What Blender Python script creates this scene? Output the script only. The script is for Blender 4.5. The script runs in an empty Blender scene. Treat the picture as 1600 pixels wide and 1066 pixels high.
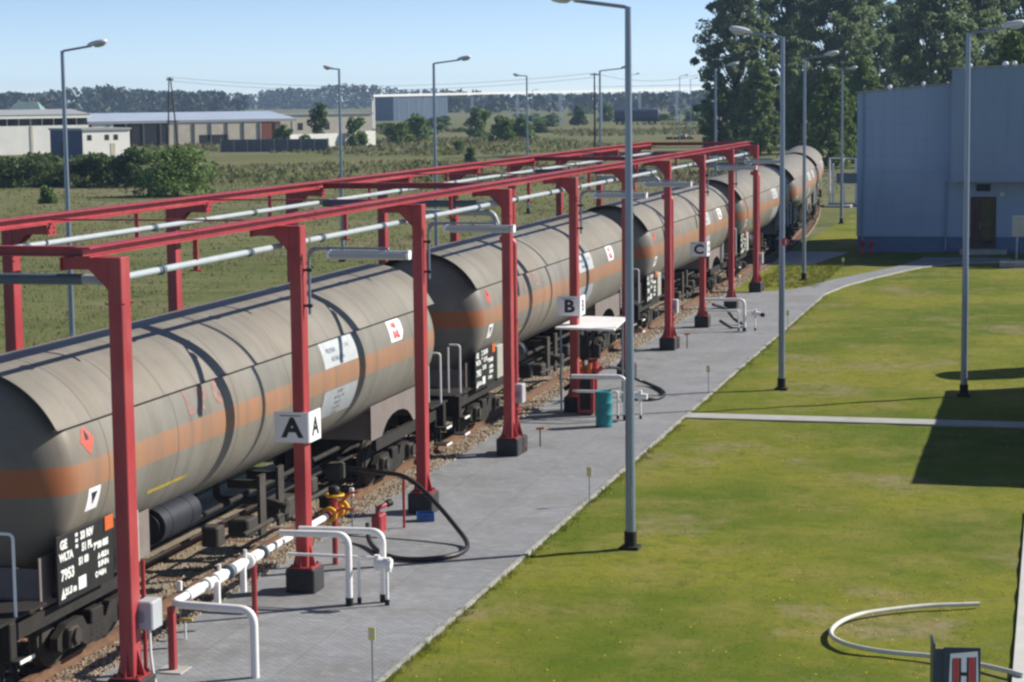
import bpy, math, random
from mathutils import Vector, Matrix
R = math.radians
S = bpy.context.scene
COL = S.collection
random.seed(7)

# ------------------------------------------------------------------ camera
FPX, ROLL, PITCH, YAW, CAMH = 3315.96, -0.0112, 0.1138, 0.2509, 8.024
fw = Vector((-math.sin(YAW)*math.cos(PITCH), math.cos(YAW)*math.cos(PITCH), -math.sin(PITCH)))
rt = Vector((math.cos(YAW), math.sin(YAW), 0)); up = rt.cross(fw)
r2 = math.cos(ROLL)*rt + math.sin(ROLL)*up
u2 = -math.sin(ROLL)*rt + math.cos(ROLL)*up
cd = bpy.data.cameras.new('camera'); cam = bpy.data.objects.new('camera', cd); COL.objects.link(cam)
cam.matrix_world = Matrix(((r2.x, u2.x, -fw.x, 0), (r2.y, u2.y, -fw.y, 0), (r2.z, u2.z, -fw.z, CAMH), (0, 0, 0, 1)))
cd.sensor_width = 36; cd.lens = FPX/1600*36; cd.clip_start = 0.5; cd.clip_end = 30000
S.camera = cam

# ------------------------------------------------------------------ light
SUN_EL = R(34.5); SUN_AZ = math.atan2(0.85, 0.53)          # azimuth clockwise from +Y
w = bpy.data.worlds.new('World'); S.world = w; w.use_nodes = True
nt = w.node_tree; bg = nt.nodes['Background']
sky = nt.nodes.new('ShaderNodeTexSky'); sky.sky_type = 'NISHITA'; sky.sun_disc = False
sky.sun_elevation = SUN_EL; sky.sun_rotation = SUN_AZ
sky.air_density = 0.45; sky.dust_density = 0.0; sky.ozone_density = 5.0; sky.altitude = 0
tint = nt.nodes.new('ShaderNodeMix'); tint.data_type = 'RGBA'; tint.blend_type = 'MULTIPLY'
tint.inputs[0].default_value = 1.0; tint.inputs[7].default_value = (1.20, 1.0, 0.86, 1)
nt.links.new(sky.outputs[0], tint.inputs[6]); nt.links.new(tint.outputs[2], bg.inputs[0])
bg.inputs[1].default_value = 0.108
sl = bpy.data.lights.new('sun', 'SUN'); so = bpy.data.objects.new('sun', sl); COL.objects.link(so)
sl.energy = 4.8; sl.angle = R(0.5); sl.color = (1.0, 0.93, 0.82)
sd = Vector((-0.85*math.cos(SUN_EL), -0.53*math.cos(SUN_EL), -math.sin(SUN_EL)))
so.rotation_euler = sd.to_track_quat('-Z', 'Y').to_euler()
S.view_settings.view_transform = 'Standard'; S.view_settings.look = 'None'
S.view_settings.exposure = 0.6; S.view_settings.gamma = 1.0
S.cycles.max_bounces = 6; S.cycles.filter_width = 2.5; S.cycles.volume_bounces = 0; S.cycles.use_denoising = True

# ------------------------------------------------------------------ helpers
def link(o, parent=None):
    COL.objects.link(o)
    if parent: o.parent = parent
    return o
def tag(o, label=None, cat=None, group=None, kind=None):
    if label: o['label'] = label
    if cat: o['category'] = cat
    if group: o['group'] = group
    if kind: o['kind'] = kind
    return o
def thing(name, label, cat, loc=(0, 0, 0), rz=0, group=None):
    o = bpy.data.objects.new(name, None); link(o); o.location = loc; o.rotation_euler = (0, 0, rz)
    o.empty_display_size = 0.3
    return tag(o, label, cat, group)
def dup(root, loc, rz=0, label=None, scale=None):
    c = root.copy(); link(c); c.location = loc; c.rotation_euler = (0, 0, rz)
    if label: c['label'] = label
    if scale: c.scale = scale
    for ch in list(root.children):
        d = ch.copy(); link(d, c)
        for g in list(ch.children):
            e = g.copy(); link(e, d)
    return c
def ground_at(px, py, z=0.0):
    d = fw + (px-800)/FPX*r2 - (py-533)/FPX*u2
    t = (z-CAMH)/d.z
    return Vector((d.x*t, d.y*t, z))
def at_y(px, Y, z=0.0):                                  # ground point in the direction of a column, at depth Y
    d = fw + (px-800)/FPX*r2 - (150-533)/FPX*u2
    return Vector((d.x/d.y*Y, Y, z))

class MB:
    def __init__(s): s.v = []; s.f = []; s.sm = []
    def add(s, vs, fs, smooth=False):
        n = len(s.v); s.v += [tuple(v) for v in vs]
        s.f += [tuple(i+n for i in f) for f in fs]; s.sm += [smooth]*len(fs); return s
    def box(s, a, b):
        x0, y0, z0 = a; x1, y1, z1 = b
        v = [(x0,y0,z0),(x1,y0,z0),(x1,y1,z0),(x0,y1,z0),(x0,y0,z1),(x1,y0,z1),(x1,y1,z1),(x0,y1,z1)]
        return s.add(v, [(3,2,1,0),(4,5,6,7),(0,1,5,4),(1,2,6,5),(2,3,7,6),(3,0,4,7)])
    def bbox(s, a, b, c=0.01):                           # box with chamfered vertical and top edges
        x0, y0, z0 = a; x1, y1, z1 = b
        def ring(i, z): return [(x0+c-i,y0-i+0,z),(x1-c+i,y0-i,z),(x1+i,y0+c-i,z),(x1+i,y1-c+i,z),(x1-c+i,y1+i,z),(x0+c-i,y1+i,z),(x0-i,y1-c+i,z),(x0-i,y0+c-i,z)]
        v = ring(0, z0)+ring(0, z1-c)+ring(-c, z1)
        f = [tuple(range(7,-1,-1)), tuple(range(16,24))]
        for k in (0, 8):
            for i in range(8): f.append((k+i, k+(i+1)%8, k+8+(i+1)%8, k+8+i))
        return s.add(v, f)
    def prism(s, poly, axis, a, b):                      # poly in the two other axes
        def P(p, t):
            return {'x': (t, p[0], p[1]), 'y': (p[0], t, p[1]), 'z': (p[0], p[1], t)}[axis]
        n = len(poly); v = [P(p, a) for p in poly]+[P(p, b) for p in poly]
        f = [tuple(range(n)), tuple(range(2*n-1, n-1, -1))]+[(i, n+i, n+(i+1)%n, (i+1)%n) for i in range(n)]
        return s.add(v, f)
    def tube(s, pts, r, n=12, cap=True, r1=None):
        pts = [Vector(p) for p in pts]; m = len(pts); vs = []; fs = []
        T = []
        for i in range(m):
            t = (pts[min(i+1, m-1)]-pts[max(i-1, 0)]).normalized(); T.append(t)
        a = Vector((0, 0, 1)) if abs(T[0].z) < 0.9 else Vector((1, 0, 0))
        N = (a-T[0]*a.dot(T[0])).normalized()
        for i in range(m):
            N = (N-T[i]*N.dot(T[i])).normalized(); B = T[i].cross(N)
            rr = r if r1 is None else r+(r1-r)*i/(m-1)
            for k in range(n):
                an = 2*math.pi*k/n; vs.append(pts[i]+(N*math.cos(an)+B*math.sin(an))*rr)
        for i in range(m-1):
            for k in range(n): fs.append((i*n+k, i*n+(k+1)%n, (i+1)*n+(k+1)%n, (i+1)*n+k))
        s.add(vs, fs, True)
        if cap:
            s.add(vs[:n], [tuple(range(n-1, -1, -1))]); s.add(vs[-n:], [tuple(range(n))])
        return s
    def lathe(s, prof, n=24, c=(0, 0, 0), smooth=True):   # profile (r, z) about a vertical axis
        vs = []; fs = []
        for (r, z) in prof:
            for k in range(n):
                a = 2*math.pi*k/n; vs.append((c[0]+r*math.cos(a), c[1]+r*math.sin(a), c[2]+z))
        for i in range(len(prof)-1):
            for k in range(n): fs.append((i*n+k, i*n+(k+1)%n, (i+1)*n+(k+1)%n, (i+1)*n+k))
        return s.add(vs, fs, smooth)
    def build(s, name, m, parent=None, loc=None):
        me = bpy.data.meshes.new(name); me.from_pydata(s.v, [], s.f); me.update()
        me.polygons.foreach_set('use_smooth', s.sm)
        me.materials.append(m)
        o = bpy.data.objects.new(name, me); link(o, parent)
        if loc: o.location = loc
        return o
def bend(pts, rad, n=6):                                 # round the corners of a polyline
    pts = [Vector(p) for p in pts]; out = [pts[0]]
    for i in range(1, len(pts)-1):
        a = (pts[i-1]-pts[i]); b = (pts[i+1]-pts[i]); r = min(rad, a.length*.49, b.length*.49)
        p0 = pts[i]+a.normalized()*r; p1 = pts[i]+b.normalized()*r
        for k in range(n+1):
            t = k/n; out.append(p0*(1-t)**2+pts[i]*2*t*(1-t)+p1*t*t)
    out.append(pts[-1]); return out
def spline(pts, n=8):
    P = [Vector(p) for p in pts]; P = [P[0]*2-P[1]]+P+[P[-1]*2-P[-2]]; out = []
    for i in range(1, len(P)-2):
        for k in range(n):
            t = k/n; a, b, c, d = P[i-1:i+3]
            out.append(.5*((2*b)+(c-a)*t+(2*a-5*b+4*c-d)*t*t+(3*b-a-3*c+d)*t**3))
    out.append(P[-2]); return out

def text_geo(txt, size, off=0.0, align='CENTER'):
    cu = bpy.data.curves.new('t', 'FONT'); cu.body = txt; cu.size = size; cu.align_x = align; cu.align_y = 'CENTER'
    cu.offset = off; cu.resolution_u = 3
    o = bpy.data.objects.new('t', cu); COL.objects.link(o); bpy.context.view_layer.update()
    me = bpy.data.meshes.new_from_object(o.evaluated_get(bpy.context.evaluated_depsgraph_get()))
    g = [tuple(v.co) for v in me.vertices], [tuple(p.vertices) for p in me.polygons]
    bpy.data.objects.remove(o); bpy.data.curves.remove(cu); bpy.data.meshes.remove(me)
    return g
import bmesh
def sliced(v, f, step=.05):                              # cut flat shapes into bands so that they follow a curved wall
    b = bmesh.new(); vv = [b.verts.new(p) for p in v]
    for q in f: b.faces.new([vv[i] for i in q])
    ys = [p[1] for p in v]; y = min(ys)+step
    while y < max(ys):
        bmesh.ops.bisect_plane(b, geom=b.verts[:]+b.edges[:]+b.faces[:], plane_co=(0, y, 0), plane_no=(0, 1, 0)); y += step
    b.verts.index_update(); r = [tuple(p.co) for p in b.verts], [tuple(p.index for p in q.verts) for q in b.faces]; b.free(); return r
def shape_on(mb, pts, fn):
    v, f = sliced([(p[0], p[1], 0) for p in pts], [tuple(range(len(pts)))]); mb.add([fn(p[0], p[1]) for p in v], f)
def text_on(mb, txt, size, fn, off=0.0, align='CENTER', cx=0, cy=0, cut=False):
    v, f = text_geo(txt, size, off, align)
    if cut: v, f = sliced(v, f)
    mb.add([fn(p[0]+cx, p[1]+cy) for p in v], f)

# ------------------------------------------------------------------ materials
def mat(name, c, rough=.7, metal=0, var=.15, scale=3.0, c2=None, bump=0, bscale=40, spec=.4, stretch=None, detail=6, obj=True):
    m = bpy.data.materials.new(name); m.use_nodes = True; t = m.node_tree; p = t.nodes['Principled BSDF']
    p.inputs['Roughness'].default_value = rough; p.inputs['Metallic'].default_value = metal
    p.inputs['Specular IOR Level'].default_value = spec
    tc = t.nodes.new('ShaderNodeTexCoord'); src = tc.outputs['Object' if obj else 'Generated']
    if stretch:
        mp = t.nodes.new('ShaderNodeMapping'); mp.inputs['Scale'].default_value = stretch
        t.links.new(src, mp.inputs[0]); src = mp.outputs[0]
    nz = t.nodes.new('ShaderNodeTexNoise'); nz.inputs['Scale'].default_value = scale; nz.inputs['Detail'].default_value = detail
    nz.inputs['Roughness'].default_value = .65
    t.links.new(src, nz.inputs['Vector'])
    rp = t.nodes.new('ShaderNodeValToRGB'); rp.color_ramp.elements[0].position = .3; rp.color_ramp.elements[1].position = .7
    if c2 is None: a = [x*(1-var) for x in c]; b = [min(1, x*(1+var)) for x in c]
    else: a, b = c, c2
    rp.color_ramp.elements[0].color = (*a, 1); rp.color_ramp.elements[1].color = (*b, 1)
    t.links.new(nz.outputs[0], rp.inputs[0]); t.links.new(rp.outputs[0], p.inputs['Base Color'])
    if bump:
        n2 = t.nodes.new('ShaderNodeTexNoise'); n2.inputs['Scale'].default_value = bscale; n2.inputs['Detail'].default_value = 4
        t.links.new(src, n2.inputs['Vector'])
        bp = t.nodes.new('ShaderNodeBump'); bp.inputs['Strength'].default_value = bump; bp.inputs['Distance'].default_value = .02
        t.links.new(n2.outputs[0], bp.inputs['Height']); t.links.new(bp.outputs[0], p.inputs['Normal'])
    m['_'] = 1
    return m
def N(t, kind, **kw):
    n = t.nodes.new(kind)
    for k, v in kw.items(): setattr(n, k, v)
    return n
def math_node(t, op, a, b=None, c=None):
    n = t.nodes.new('ShaderNodeMath'); n.operation = op
    for i, v in enumerate((a, b, c)):
        if v is None: continue
        if isinstance(v, (int, float)): n.inputs[i].default_value = v
        else: t.links.new(v, n.inputs[i])
    return n.outputs[0]
def mixc(t, fac, a, b):
    n = t.nodes.new('ShaderNodeMix'); n.data_type = 'RGBA'
    for i, v in ((0, fac), (6, a), (7, b)):
        if isinstance(v, (int, float)): n.inputs[i].default_value = v
        elif isinstance(v, tuple): n.inputs[i].default_value = (*v, 1)
        else: t.links.new(v, n.inputs[i])
    return n.outputs[2]
def noise(t, vec, scale, detail=5, rough=.6):
    n = t.nodes.new('ShaderNodeTexNoise'); n.inputs['Scale'].default_value = scale
    n.inputs['Detail'].default_value = detail; n.inputs['Roughness'].default_value = rough
    if vec is not None: t.links.new(vec, n.inputs['Vector'])
    return n.outputs[0]
def ramp(t, v, lo, hi):
    n = t.nodes.new('ShaderNodeMapRange'); n.inputs[1].default_value = lo; n.inputs[2].default_value = hi
    t.links.new(v, n.inputs[0]); return n.outputs[0]

def tank_material(name, base_a, base_b, stripe, seam_pitch, seam_off, grime):
    m = bpy.data.materials.new(name); m.use_nodes = True; t = m.node_tree; p = t.nodes['Principled BSDF']
    p.inputs['Roughness'].default_value = .5; p.inputs['Specular IOR Level'].default_value = .35
    tc = N(t, 'ShaderNodeTexCoord'); ob = tc.outputs['Object']
    sp = N(t, 'ShaderNodeSeparateXYZ'); t.links.new(ob, sp.inputs[0])
    oi = N(t, 'ShaderNodeObjectInfo')
    off = N(t, 'ShaderNodeVectorMath', operation='ADD'); t.links.new(ob, off.inputs[0])
    cmb = N(t, 'ShaderNodeCombineXYZ'); t.links.new(math_node(t, 'MULTIPLY', oi.outputs['Random'], 50.), cmb.inputs[1]); t.links.new(cmb.outputs[0], off.inputs[1])
    mp = N(t, 'ShaderNodeMapping'); mp.inputs['Scale'].default_value = (.25, 2.2, .25); t.links.new(off.outputs[0], mp.inputs[0])
    st = noise(t, mp.outputs[0], 1.6, 6)
    bl = noise(t, off.outputs[0], .8, 5)
    col = mixc(t, ramp(t, bl, .35, .65), base_a, base_b)
    col = mixc(t, math_node(t, 'MULTIPLY', ramp(t, noise(t, off.outputs[0], .33, 6, .65), .47, .66), .55), col, (.205, .165, .118))
    spat = noise(t, off.outputs[0], 7, 5, .7); col = mixc(t, math_node(t, 'MULTIPLY', ramp(t, spat, .60, .72), .4), col, (.13, .10, .075))
    col = mixc(t, math_node(t, 'MULTIPLY', ramp(t, st, .48, .72), grime), col, (.10, .085, .07))
    if stripe:
        wob = math_node(t, 'MULTIPLY', math_node(t, 'SUBTRACT', bl, .5), .02)
        z = math_node(t, 'ADD', sp.outputs[2], wob)
        band = math_node(t, 'MULTIPLY', math_node(t, 'GREATER_THAN', z, 2.73), math_node(t, 'LESS_THAN', z, 3.12))
        dx = math_node(t, 'ABSOLUTE', math_node(t, 'SUBTRACT', sp.outputs[1], 10.95))
        dome = ramp(t, dx, 8.4, 8.9)
        oc = mixc(t, ramp(t, st, .35, .7), (.36, .165, .08), (.255, .15, .095))
        oc = mixc(t, dome, oc, (.40, .115, .032))  # stripe more saturated on the domes: their shade put into the colour
        col = mixc(t, math_node(t, 'MULTIPLY', band, .76), col, oc)
    fr = math_node(t, 'FRACT', math_node(t, 'DIVIDE', math_node(t, 'ADD', sp.outputs[1], seam_off), seam_pitch))
    seam = math_node(t, 'LESS_THAN', math_node(t, 'ABSOLUTE', math_node(t, 'SUBTRACT', fr, .5)), .011/seam_pitch*1.3)
    col = mixc(t, math_node(t, 'MULTIPLY', seam, .75), col, (.06, .05, .045))
    t.links.new(col, p.inputs['Base Color'])
    fine = noise(t, ob, 25, 3)
    h = math_node(t, 'ADD', math_node(t, 'MULTIPLY', seam, -1.), math_node(t, 'MULTIPLY', bl, .5))
    bp = N(t, 'ShaderNodeBump'); bp.inputs['Strength'].default_value = .35; bp.inputs['Distance'].default_value = .02
    t.links.new(h, bp.inputs['Height']); t.links.new(bp.outputs[0], p.inputs['Normal'])
    return m
M = {}
M['shell'] = tank_material('tank_paint', (.165, .158, .138), (.215, .205, .178), True, 2.45, .35, .5)
M['shield'] = tank_material('shield_paint', (.182, .168, .140), (.230, .214, .180), False, 1.25, .1, .42)
def red_mat():
    m = bpy.data.materials.new('weathered_red_paint'); m.use_nodes = True; t = m.node_tree; p = t.nodes['Principled BSDF']
    p.inputs['Roughness'].default_value = .38; p.inputs['Specular IOR Level'].default_value = .75
    tc = N(t, 'ShaderNodeTexCoord'); ob = tc.outputs['Object']; mp = N(t, 'ShaderNodeMapping'); mp.inputs['Scale'].default_value = (3, 3, .4); t.links.new(ob, mp.inputs[0])
    a = noise(t, mp.outputs[0], 1.6, 6); b = noise(t, ob, 9, 6, .7); c = noise(t, ob, .9, 4)
    col = mixc(t, ramp(t, a, .3, .7), (.265, .015, .022), (.40, .038, .046))
    col = mixc(t, math_node(t, 'MULTIPLY', ramp(t, c, .5, .75), .5), col, (.40, .10, .09))
    col = mixc(t, math_node(t, 'MULTIPLY', ramp(t, b, .66, .72), .8), col, (.09, .03, .018))
    t.links.new(col, p.inputs['Base Color']); t.links.new(math_node(t, 'ADD', .35, math_node(t, 'MULTIPLY', c, .25)), p.inputs['Roughness'])
    return m
M['red'] = red_mat()
M['white'] = mat('white_paint', (.80, .80, .79), .45, var=.06, scale=4)
M['pipe'] = mat('pale_pipe_paint', (.38, .43, .46), .4, var=.10, scale=2)
M['sleeve'] = mat('dark_sleeve', (.10, .14, .17), .5)
M['galv'] = mat('galvanised_steel', (.24, .295, .365), .36, .45, var=.10, scale=2, stretch=(1, 1, .3))
M['lamp'] = mat('lamp_housing', (.60, .63, .66), .35, var=.05)
M['luminaire'] = mat('grey_luminaire', (.36, .40, .45), .4, var=.08)
M['lens'] = mat('lamp_lens', (.5, .54, .58), .2, var=.03)
M['black'] = mat('black_paint', (.010, .010, .011), .6, var=.3)
M['rubber'] = mat('black_rubber', (.02, .02, .022), .45, var=.3)
M['frame'] = mat('grimy_underframe', (.017, .015, .013), .8, var=.45, scale=4, bump=.3)
M['frame2'] = mat('dusty_steel', (.045, .040, .034), .8, var=.3, scale=3, bump=.2)
M['skirt'] = mat('faded_mauve_steel', (.17, .145, .135), .75, var=.15, scale=2)
M['rust'] = mat('rusty_rail', (.16, .09, .055), .7, .2, var=.3, scale=6)
M['railtop'] = mat('worn_rail', (.15, .11, .085), .4, .5, var=.2, scale=6)
M['sleeper'] = mat('wood_sleeper', (.15, .075, .048), .9, var=.35, scale=5, bump=.4)
M['concrete'] = mat('concrete', (.36, .36, .34), .85, var=.14, scale=2, bump=.2)
M['plinth'] = mat('bitumen_plinth', (.035, .035, .038), .8, var=.3, scale=6, bump=.2)
M['yellow'] = mat('yellow_paint', (.72, .42, .02), .5, var=.15)
M['paleyellow'] = mat('pale_yellow_tag', (.75, .68, .25), .5, var=.05)
M['orange'] = mat('orange_paint', (.50, .11, .025), .5, var=.1)
M['teal'] = mat('teal_barrel_paint', (.02, .20, .23), .4, var=.18, scale=3)
M['blue'] = mat('blue_plastic', (.03, .11, .33), .4, var=.1)
M['grey'] = mat('grey_enclosure', (.40, .42, .45), .5, var=.08)
M['signwhite'] = mat('sign_white', (.78, .79, .82), .4, var=.03)
M['bluewhite'] = mat('faded_label_film', (.42, .45, .47), .5, var=.14, scale=6)
M['ink'] = mat('dark_ink', (.02, .022, .035), .5, var=.1)
M['blueink'] = mat('faded_blue_ink', (.13, .17, .25), .5, var=.2, scale=20)
M['redink'] = mat('red_ink', (.55, .05, .06), .5, var=.1)
M['fadedred'] = mat('faded_red_lettering', (.27, .15, .125), .6, var=.3, scale=9)
M['olive'] = mat('yellow_mark_paint', (.42, .32, .05), .6, var=.3, scale=8)
M['chalk'] = mat('white_lettering', (.66, .68, .66), .6, var=.15, scale=15)
M['hazard'] = mat('faded_hazard_red', (.52, .09, .06), .5, var=.2, scale=12)
def clad_mat(name, c1, c2):
    m = bpy.data.materials.new(name); m.use_nodes = True; t = m.node_tree; p = t.nodes['Principled BSDF']; p.inputs['Roughness'].default_value = .5
    tc = N(t, 'ShaderNodeTexCoord'); ob = tc.outputs['Object']; sp = N(t, 'ShaderNodeSeparateXYZ'); t.links.new(ob, sp.inputs[0])
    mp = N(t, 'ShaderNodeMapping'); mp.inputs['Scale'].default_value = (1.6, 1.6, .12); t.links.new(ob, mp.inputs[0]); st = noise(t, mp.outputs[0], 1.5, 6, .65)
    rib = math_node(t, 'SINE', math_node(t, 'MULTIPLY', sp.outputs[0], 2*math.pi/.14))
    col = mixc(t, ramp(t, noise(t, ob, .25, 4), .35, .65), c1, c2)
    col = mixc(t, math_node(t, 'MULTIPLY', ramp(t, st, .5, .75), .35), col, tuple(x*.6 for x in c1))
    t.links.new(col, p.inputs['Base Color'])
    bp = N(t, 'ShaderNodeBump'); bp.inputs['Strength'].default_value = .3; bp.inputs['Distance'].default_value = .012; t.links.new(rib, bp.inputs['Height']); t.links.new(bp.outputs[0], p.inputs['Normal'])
    return m
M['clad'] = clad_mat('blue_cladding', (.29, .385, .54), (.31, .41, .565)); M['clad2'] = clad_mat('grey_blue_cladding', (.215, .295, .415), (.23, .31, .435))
M['plinthblue'] = mat('dark_blue_plinth', (.11, .165, .28), .7, var=.1)
M['dark'] = mat('dark_opening', (.012, .013, .016), .6, var=.2)
M['door'] = mat('brown_door_frame', (.07, .025, .02), .5, var=.2)
M['glass'] = mat('dark_glass', (.02, .025, .03), .06, var=.1, spec=.6)
M['wallwhite'] = mat('white_render', (.80, .80, .76), .8, var=.08, scale=.3)
M['beige'] = mat('beige_brick', (.55, .50, .41), .85, var=.14, scale=.5)
M['roofblue'] = mat('pale_sheet_roof', (.42, .49, .60), .45, .1, var=.07, scale=.2)
M['roofgrey'] = mat('grey_roof', (.33, .34, .36), .7, var=.1, scale=.2)
M['roofgreen'] = mat('green_grey_roof', (.19, .27, .26), .7, var=.08, scale=.2)
M['navy'] = mat('navy_wall', (.04, .075, .16), .7, var=.12, scale=.3)
M['brick'] = mat('red_brick', (.22, .075, .05), .85, var=.15, scale=.6)
M['fencegrey'] = mat('grey_fence_boards', (.11, .12, .14), .85, var=.2, scale=1.0, stretch=(4, 4, .2))
M['hallblue'] = mat('steel_blue_hall', (.11, .16, .23), .6, var=.12, scale=.2, stretch=(1, 1, .02))
M['wood'] = mat('pole_wood', (.045, .036, .03), .9, var=.2)
M['bark'] = mat('bark', (.06, .05, .04), .9, var=.35, scale=3, bump=.5, bscale=8)
M['hosewhite'] = mat('pale_hose', (.62, .61, .54), .6, var=.12, scale=6)

def leaf_mat(name, a, b, trans=.35):
    m = bpy.data.materials.new(name); m.use_nodes = True; t = m.node_tree
    out = t.nodes['Material Output']; p = t.nodes['Principled BSDF']; p.inputs['Roughness'].default_value = .6
    p.inputs['Specular IOR Level'].default_value = .25
    g = N(t, 'ShaderNodeNewGeometry'); tc = N(t, 'ShaderNodeTexCoord')
    n = noise(t, tc.outputs['Object'], .35, 3)
    f = math_node(t, 'ADD', math_node(t, 'MULTIPLY', g.outputs['Random Per Island'], .6), math_node(t, 'MULTIPLY', ramp(t, n, .35, .65), .4))
    c = mixc(t, f, a, b); t.links.new(c, p.inputs['Base Color'])
    tr = N(t, 'ShaderNodeBsdfTranslucent'); t.links.new(c, tr.inputs[0])
    mx = N(t, 'ShaderNodeMixShader'); mx.inputs[0].default_value = trans
    t.links.new(p.outputs[0], mx.inputs[1]); t.links.new(tr.outputs[0], mx.inputs[2]); t.links.new(mx.outputs[0], out.inputs[0])
    return m
M['leaf_dark'] = leaf_mat('dark_leaves', (.045, .085, .032), (.13, .19, .06))
M['leaf_tree'] = leaf_mat('tree_leaves', (.085, .148, .072), (.26, .32, .155), .55)
M['leaf_mid'] = leaf_mat('mid_leaves', (.078, .150, .042), (.21, .29, .085))
M['leaf_lime'] = leaf_mat('lime_leaves', (.075, .13, .022), (.16, .23, .05))
M['leaf_far'] = leaf_mat('far_leaves', (.018, .034, .020), (.045, .066, .032), .15)
M['straw'] = leaf_mat('straw_stems', (.15, .16, .06), (.30, .27, .15), .5)
M['dandelion'] = mat('dandelion_yellow', (.75, .55, .02), .6)

def field_colour(t, ob):
    mp = N(t, 'ShaderNodeMapping'); mp.inputs['Scale'].default_value = (.7, 1.2, 1); t.links.new(ob, mp.inputs[0]); v = mp.outputs[0]
    a = noise(t, v, .018, 7, .62); b = noise(t, v, .06, 6, .65); c = noise(t, v, .5, 5, .7); d = noise(t, v, .007, 5, .6)
    col = mixc(t, ramp(t, a, .40, .60), (.085, .115, .030), (.155, .160, .066))
    col = mixc(t, math_node(t, 'MULTIPLY', ramp(t, b, .50, .66), .7), col, (.20, .175, .13))
    col = mixc(t, math_node(t, 'MULTIPLY', ramp(t, d, .52, .64), .6), col, (.175, .15, .14))
    f = noise(t, ob, 3.2, 7, .78); col = mixc(t, math_node(t, 'MULTIPLY', ramp(t, f, .47, .64), .7), col, (.21, .19, .105))
    return mixc(t, math_node(t, 'MULTIPLY', ramp(t, c, .47, .66), .65), col, (.066, .082, .026))
def lawn_colour(t, ob):
    a = noise(t, ob, .11, 6, .62); b = noise(t, ob, .55, 6, .65); c = noise(t, ob, 2.6, 4, .6); d = noise(t, ob, .21, 5, .7)
    col = mixc(t, ramp(t, a, .41, .59), (.086, .128, .010), (.196, .200, .024))
    col = mixc(t, math_node(t, 'MULTIPLY', ramp(t, b, .48, .66), .65), col, (.235, .20, .065))
    col = mixc(t, math_node(t, 'MULTIPLY', ramp(t, d, .56, .67), .85), col, (.25, .205, .12))
    col = mixc(t, math_node(t, 'MULTIPLY', ramp(t, c, .48, .66), .65), col, (.072, .112, .010))
    e = noise(t, ob, 1.3, 7, .75); f = noise(t, ob, 11, 6, .75)
    col = mixc(t, math_node(t, 'MULTIPLY', ramp(t, e, .50, .68), .5), col, (.215, .205, .045))
    return mixc(t, math_node(t, 'MULTIPLY', ramp(t, f, .46, .70), .55), col, (.070, .095, .012))
def ground_mat(name, cols, big, fine, bump=.4):
    m = bpy.data.materials.new(name); m.use_nodes = True; t = m.node_tree; p = t.nodes['Principled BSDF']
    p.inputs['Roughness'].default_value = .95; p.inputs['Specular IOR Level'].default_value = .1
    tc = N(t, 'ShaderNodeTexCoord'); ob = tc.outputs['Object']
    a = noise(t, ob, big, 6, .6); b = noise(t, ob, big*4.3, 5, .65); c = noise(t, ob, fine, 4, .7)
    col = mixc(t, ramp(t, a, .38, .62), cols[0], cols[1])
    col = mixc(t, math_node(t, 'MULTIPLY', ramp(t, b, .52, .72), .8), col, cols[2])
    col = mixc(t, ramp(t, c, .35, .85), col, cols[3])
    col = lawn_colour(t, ob) if name.startswith('lawn') else field_colour(t, ob) if name.startswith('rough') else col
    t.links.new(col, p.inputs['Base Color'])
    bp = N(t, 'ShaderNodeBump'); bp.inputs['Strength'].default_value = bump; bp.inputs['Distance'].default_value = .05
    t.links.new(c, bp.inputs['Height']); t.links.new(bp.outputs[0], p.inputs['Normal'])
    return m
M['lawn'] = ground_mat('lawn_soil_and_grass', ((.112, .138, .013), (.160, .172, .020), (.20, .18, .055), (.10, .12, .014)), .16, 9)
M['field'] = ground_mat('rough_field', ((.098, .118, .030), (.150, .145, .060), (.20, .170, .125), (.098, .112, .034)), .022, 1.6, .5)
M['ballast'] = ground_mat('ballast_stone', ((.33, .275, .195), (.41, .35, .255), (.25, .18, .12), (.22, .185, .14)), .5, 26, 1.0)
M['stone'] = leaf_mat('stones', (.26, .21, .15), (.52, .45, .35), 0)
def blade_mat(name, fn, tip):
    m = leaf_mat(name, (0, 0, 0), (1, 1, 1), .45); t = m.node_tree; p = t.nodes['Principled BSDF']
    g = N(t, 'ShaderNodeNewGeometry'); tc = N(t, 'ShaderNodeTexCoord')
    c = fn(t, tc.outputs['Object'])
    c = mixc(t, math_node(t, 'MULTIPLY', g.outputs['Random Per Island'], .35), c, tip)
    for l in list(t.links):
        if l.to_socket.name in ('Base Color', 'Color') and l.to_node.type in ('BSDF_PRINCIPLED', 'BSDF_TRANSLUCENT'): t.links.remove(l)
    t.links.new(c, p.inputs['Base Color'])
    for n in t.nodes:
        if n.type == 'BSDF_TRANSLUCENT': t.links.new(c, n.inputs[0])
    return m
M['blade'] = blade_mat('grass_blades', lawn_colour, (.19, .19, .04)); M['dryblade'] = blade_mat('dry_grass_blades', field_colour, (.22, .21, .10))
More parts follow.
